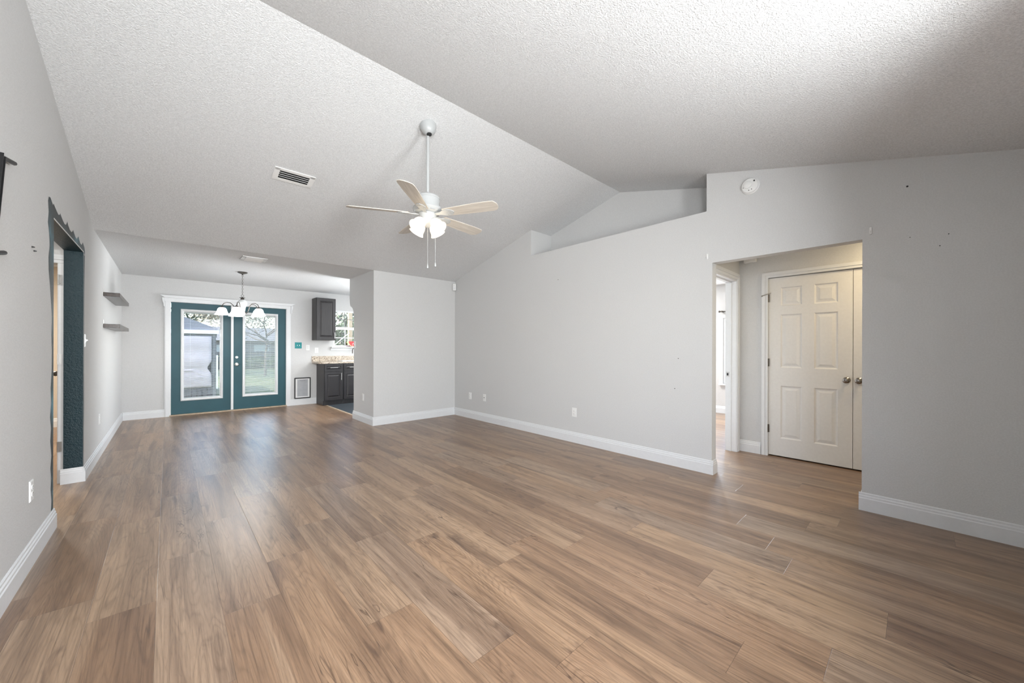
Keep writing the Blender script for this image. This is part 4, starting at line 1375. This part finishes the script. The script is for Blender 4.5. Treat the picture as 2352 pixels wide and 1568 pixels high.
for i in range(5):
    a = math.radians(247.3 + 72 * i)
    T = C0 @ Matrix.Rotation(a, 4, 'Z')
    pp = [(0.040, 1.800), (0.062, 1.775), (0.085, 1.790), (0.100, 1.840), (0.120, 1.895), (0.155, 1.930), (0.200, 1.935), (0.238, 1.915), (0.256, 1.885), (0.260, 1.862)]
    bm = new()
    tube(bm, [T @ Vector((r_, 0, z)) for r_, z in pp], 0.0055, 8)
    ar = obj('arm', bm, M['bronze'], ch, smooth=True)
    S = T @ Matrix.Translation((0.260, 0, 0))
    bm = new()
    lathe(bm, [(0.008, 1.872), (0.020, 1.866), (0.028, 1.852), (0.030, 1.842)], 20, S)
    obj('shade_cap', bm, M['bronze'], ar, smooth=True)
    bm = new()
    o_ = [(0.024, 1.852), (0.042, 1.845), (0.056, 1.828), (0.064, 1.80), (0.071, 1.775), (0.084, 1.750), (0.100, 1.736)]
    in_ = [(0.097, 1.736), (0.081, 1.752), (0.068, 1.776), (0.061, 1.80), (0.053, 1.826), (0.040, 1.842), (0.022, 1.849)]
    lathe(bm, o_ + in_, 32, S, caps=(False, False))
    sh = obj('lamp_shade', bm, M['chandelier_shade'], ch, smooth=True)
    bm = new()
    lathe(bm, [(0.012, 1.842), (0.026, 1.815), (0.030, 1.795), (0.022, 1.775), (0, 1.768)], 16, S)
    obj('bulb', bm, M['bulb_cool'], sh, smooth=True)
    lamp('chandelier_bulb_light', 'POINT', 4.0, S @ Vector((0, 0, 1.755)), color=(1.0, 0.97, 0.92), radius=0.03)

# ------------------------------------------------------------------ outdoors
obj('ground_lawn', boxes((-30, 40, 9.09, 70, -0.30, -0.15), (-30, 40, -30, -2, -0.30, -0.15), (8.1, 40, -2, 9.09, -0.30, -0.15)), M['lawn'], kind='structure', label='winter lawn of the back yard', cat='lawn')
# garden shed behind the left door leaf
gz = empty('shed', (-0.4, 13.5, -0.15), 'lavender grey shed with a tarp hung front, seen through the left door leaf', 'shed')
bm = new()
prism(bm, [(-3.2, 1.70), (1.04, 1.70), (1.04, 1.75), (-1.08, 2.66), (-3.2, 1.75)], 'y', 13.52, 16.2)
obj('gable_roof', bm, M['siding'], gz)
obj('fascia', boxes((-3.25, 1.06, 13.44, 13.54, 1.600, 1.705)), M['white_pole'], gz)
obj('beam', boxes((-3.2, 1.02, 13.50, 13.60, 1.50, 1.60)), M['post'], gz)
bm = new()
nx_, nz_ = 44, 30
grid = []
for j in range(nz_ + 1):
    row = []
    for i in range(nx_ + 1):
        u, v = i / nx_, j / nz_
        x = -3.1 + u * 4.02
        z = 1.53 - v * 1.42
        xe = 0.90 - 0.09 * math.exp(-((v - 0.62) / 0.08) ** 2)
        x = min(x, xe)
        dx_, dz_ = x - 0.82, z - 0.62
        ang_ = math.atan2(dz_, -dx_)
        rad = math.hypot(dx_, dz_)
        fold = 0.0
        if -1.2 < ang_ < 0.1:
            fold = 0.030 * math.sin(ang_ * 22) * math.exp(-rad / 1.0)
        row.append(bm.verts.new((x, 13.46 + fold + 0.008 * math.sin(z * 13) + 0.006 * math.sin(x * 9), z)))
    grid.append(row)
for j in range(nz_):
    for i in range(nx_):
        bm.faces.new((grid[j][i], grid[j][i + 1], grid[j + 1][i + 1], grid[j + 1][i]))
tp_ = obj('tarp', bm, M['tarp'], gz, smooth=True, weld=False)
sm_ = tp_.modifiers.new('thickness', 'SOLIDIFY')
sm_.thickness = 0.004
obj('corner_post', boxes((0.90, 1.00, 13.50, 13.60, -0.15, 1.50)), M['post'], gz)
bm = new()
for i in range(36):
    box(bm, -3.1 + i * 0.112, -3.1 + i * 0.112 + 0.095, 13.50, 13.54, -0.15, 0.14)
obj('skirting', bm, M['skirt'], gz)
obj('side_wall', boxes((-3.1, 0.96, 13.62, 16.1, -0.15, 1.69)), M['skirt'], gz)
obj('downpipe', boxes((1.005, 1.045, 13.46, 13.50, 0.05, 1.0)), M['white_pole'], gz)


def leaf_cloud(bm, c, r, n, s, squash=0.8):
    for _ in range(n):
        while True:
            p = Vector((random.uniform(-1, 1), random.uniform(-1, 1), random.uniform(-1, 1)))
            if 0.25 < p.length < 1:
                break
        p = Vector(c) + Vector((p.x * r, p.y * r, p.z * r * squash))
        q = Vector((random.gauss(0, 1), random.gauss(0, 1), random.gauss(0, 1))).normalized()
        t = q.orthogonal().normalized()
        b = q.cross(t)
        k = s * random.uniform(0.6, 1.3)
        vs = [bm.verts.new(p + t * k), bm.verts.new(p + b * k * 0.5), bm.verts.new(p - t * k), bm.verts.new(p - b * k * 0.5)]
        bm.faces.new(vs)


def tree(name, x, y, h, crown_r, label, leaf, n, s, blobs=6, z0=-0.15):
    t = empty(name, (x, y, z0), label, 'tree' if 'tree' in name else 'shrub')
    bm = new()
    tube(bm, [(x, y, z0), (x + 0.05, y, h * 0.4), (x, y, h * 0.75)], 0.1, 8, [0.16, 0.11, 0.05])
    obj('trunk', bm, M['bark'], t)
    bm = new()
    for _ in range(blobs):
        leaf_cloud(bm, (x + random.uniform(-0.6, 0.6) * crown_r, y + random.uniform(-0.6, 0.6) * crown_r, h * 0.62 + random.uniform(-0.35, 0.38) * h), crown_r * 0.62, n // blobs, s)
    obj('crown', bm, M[leaf], t, weld=False)
    return t


tree('evergreen_tree', -1.6, 26.0, 7.0, 3.2, 'dark green tree rising behind the shed roof', 'leaf_dark', 3600, 0.16, 8)
tree('evergreen_tree', 6.2, 17.0, 2.2, 1.4, 'green tree seen low through the kitchen window', 'leaf_dark', 2600, 0.10, 7)
tree('evergreen_tree', 10.0, 26.0, 8.0, 3.6, 'tall pale tree filling the top of the kitchen window', 'leaf_dry', 2600, 0.16, 8)
tree('leafy_shrub', 5.2, 15.3, 1.35, 0.7, 'low bright shrub outside the kitchen window', 'leaf_light', 1200, 0.07, 5)
# bare tree behind the right leaf
bt = empty('bare_tree', (3.4, 21.0, -0.15), 'bare winter tree with tan twigs seen through the right door leaf', 'tree')
bm = new()
tube(bm, [(3.4, 21, -0.15), (3.42, 21, 0.9), (3.5, 21.0, 1.6)], 0.1, 8, [0.06, 0.05, 0.04])
tips = []


def branch(p, d, L_, r_, depth):
    q = p + d * L_
    m_ = (p + q) / 2 + Vector((random.uniform(-1, 1), random.uniform(-1, 1), random.uniform(-0.3, 0.6))) * L_ * 0.10
    tube(bm, [p, m_, q], r_, 5, [r_, r_ * 0.8, r_ * 0.6])
    tips.append(q)
    if depth:
        for _ in range(3):
            dd = (d + Vector((random.uniform(-1, 1), random.uniform(-0.8, 0.8), random.uniform(-0.35, 0.7))) * 0.75).normalized()
            branch(q, dd, L_ * random.uniform(0.55, 0.8), r_ * 0.58, depth - 1)


for q in range(9):
    a = 2 * math.pi * q / 9 + 0.3
    branch(Vector((3.45, 21, 1.25 + 0.07 * q)), Vector((math.cos(a), math.sin(a) * 0.7, 0.22 + 0.06 * q)).normalized(), 1.0, 0.034, 4)
obj('trunk', bm, M['bark'], bt, weld=False)
bm = new()
for p in tips:
    leaf_cloud(bm, p, 0.35, 6, 0.05)
obj('twig_leaves', bm, M['leaf_dry'], bt, weld=False)
# neighbour house with grey shingle roof behind the lawn
nh = empty('house', (4.5, 32, -0.15), 'grey roofed house beyond the lawn, through the right door leaf', 'house')
obj('wall', boxes((1.6, 10.5, 32.0, 38, -0.15, 1.75)), M['siding'], nh)
bm = new()
prism(bm, [(31.5, 1.70), (35.0, 2.75), (38.5, 1.70)], 'x', 1.2, 10.9)
obj('roof', bm, M['shingle'], nh)
for i in range(4):
    x = 2.4 + i * 2.1
    obj('window', boxes((x, x + 0.9, 31.96, 32.02, 0.6, 1.4)), M['grey_flap'], nh)
# wooden fence and hedge
fe = empty('fence', (6, 29, -0.15), 'low grey board fence at the end of the lawn', 'fence')
bm = new()
for i in range(70):
    box(bm, -2 + i * 0.2, -2 + i * 0.2 + 0.185, 29.0, 29.02, -0.15, 0.95 + 0.02 * (i % 3))
obj('boards', bm, M['skirt'], fe)
bm = new()
for i in range(38):
    leaf_cloud(bm, (-2 + i * 0.42, 28.4, 0.35), 0.45, 60, 0.09)
obj('hedge', bm, M['leaf_light'], label='yellow green hedge along the board fence', cat='hedge', weld=False)
# raw lumber post and slanting pole by the kitchen window
obj('wooden_post', boxes((3.80, 3.90, 11.0, 11.1, -0.15, 2.4)), M['lumber'], label='pale lumber post standing outside the kitchen window', cat='post', bevel=0.004)
bm = new()
tube(bm, [(3.38, 10.9, 1.30), (3.80, 10.97, 1.64)], 0.010, 8)
obj('slanting_pole', bm, M['white_pole'], label='thin white pole leaning outside the kitchen window', cat='pole')
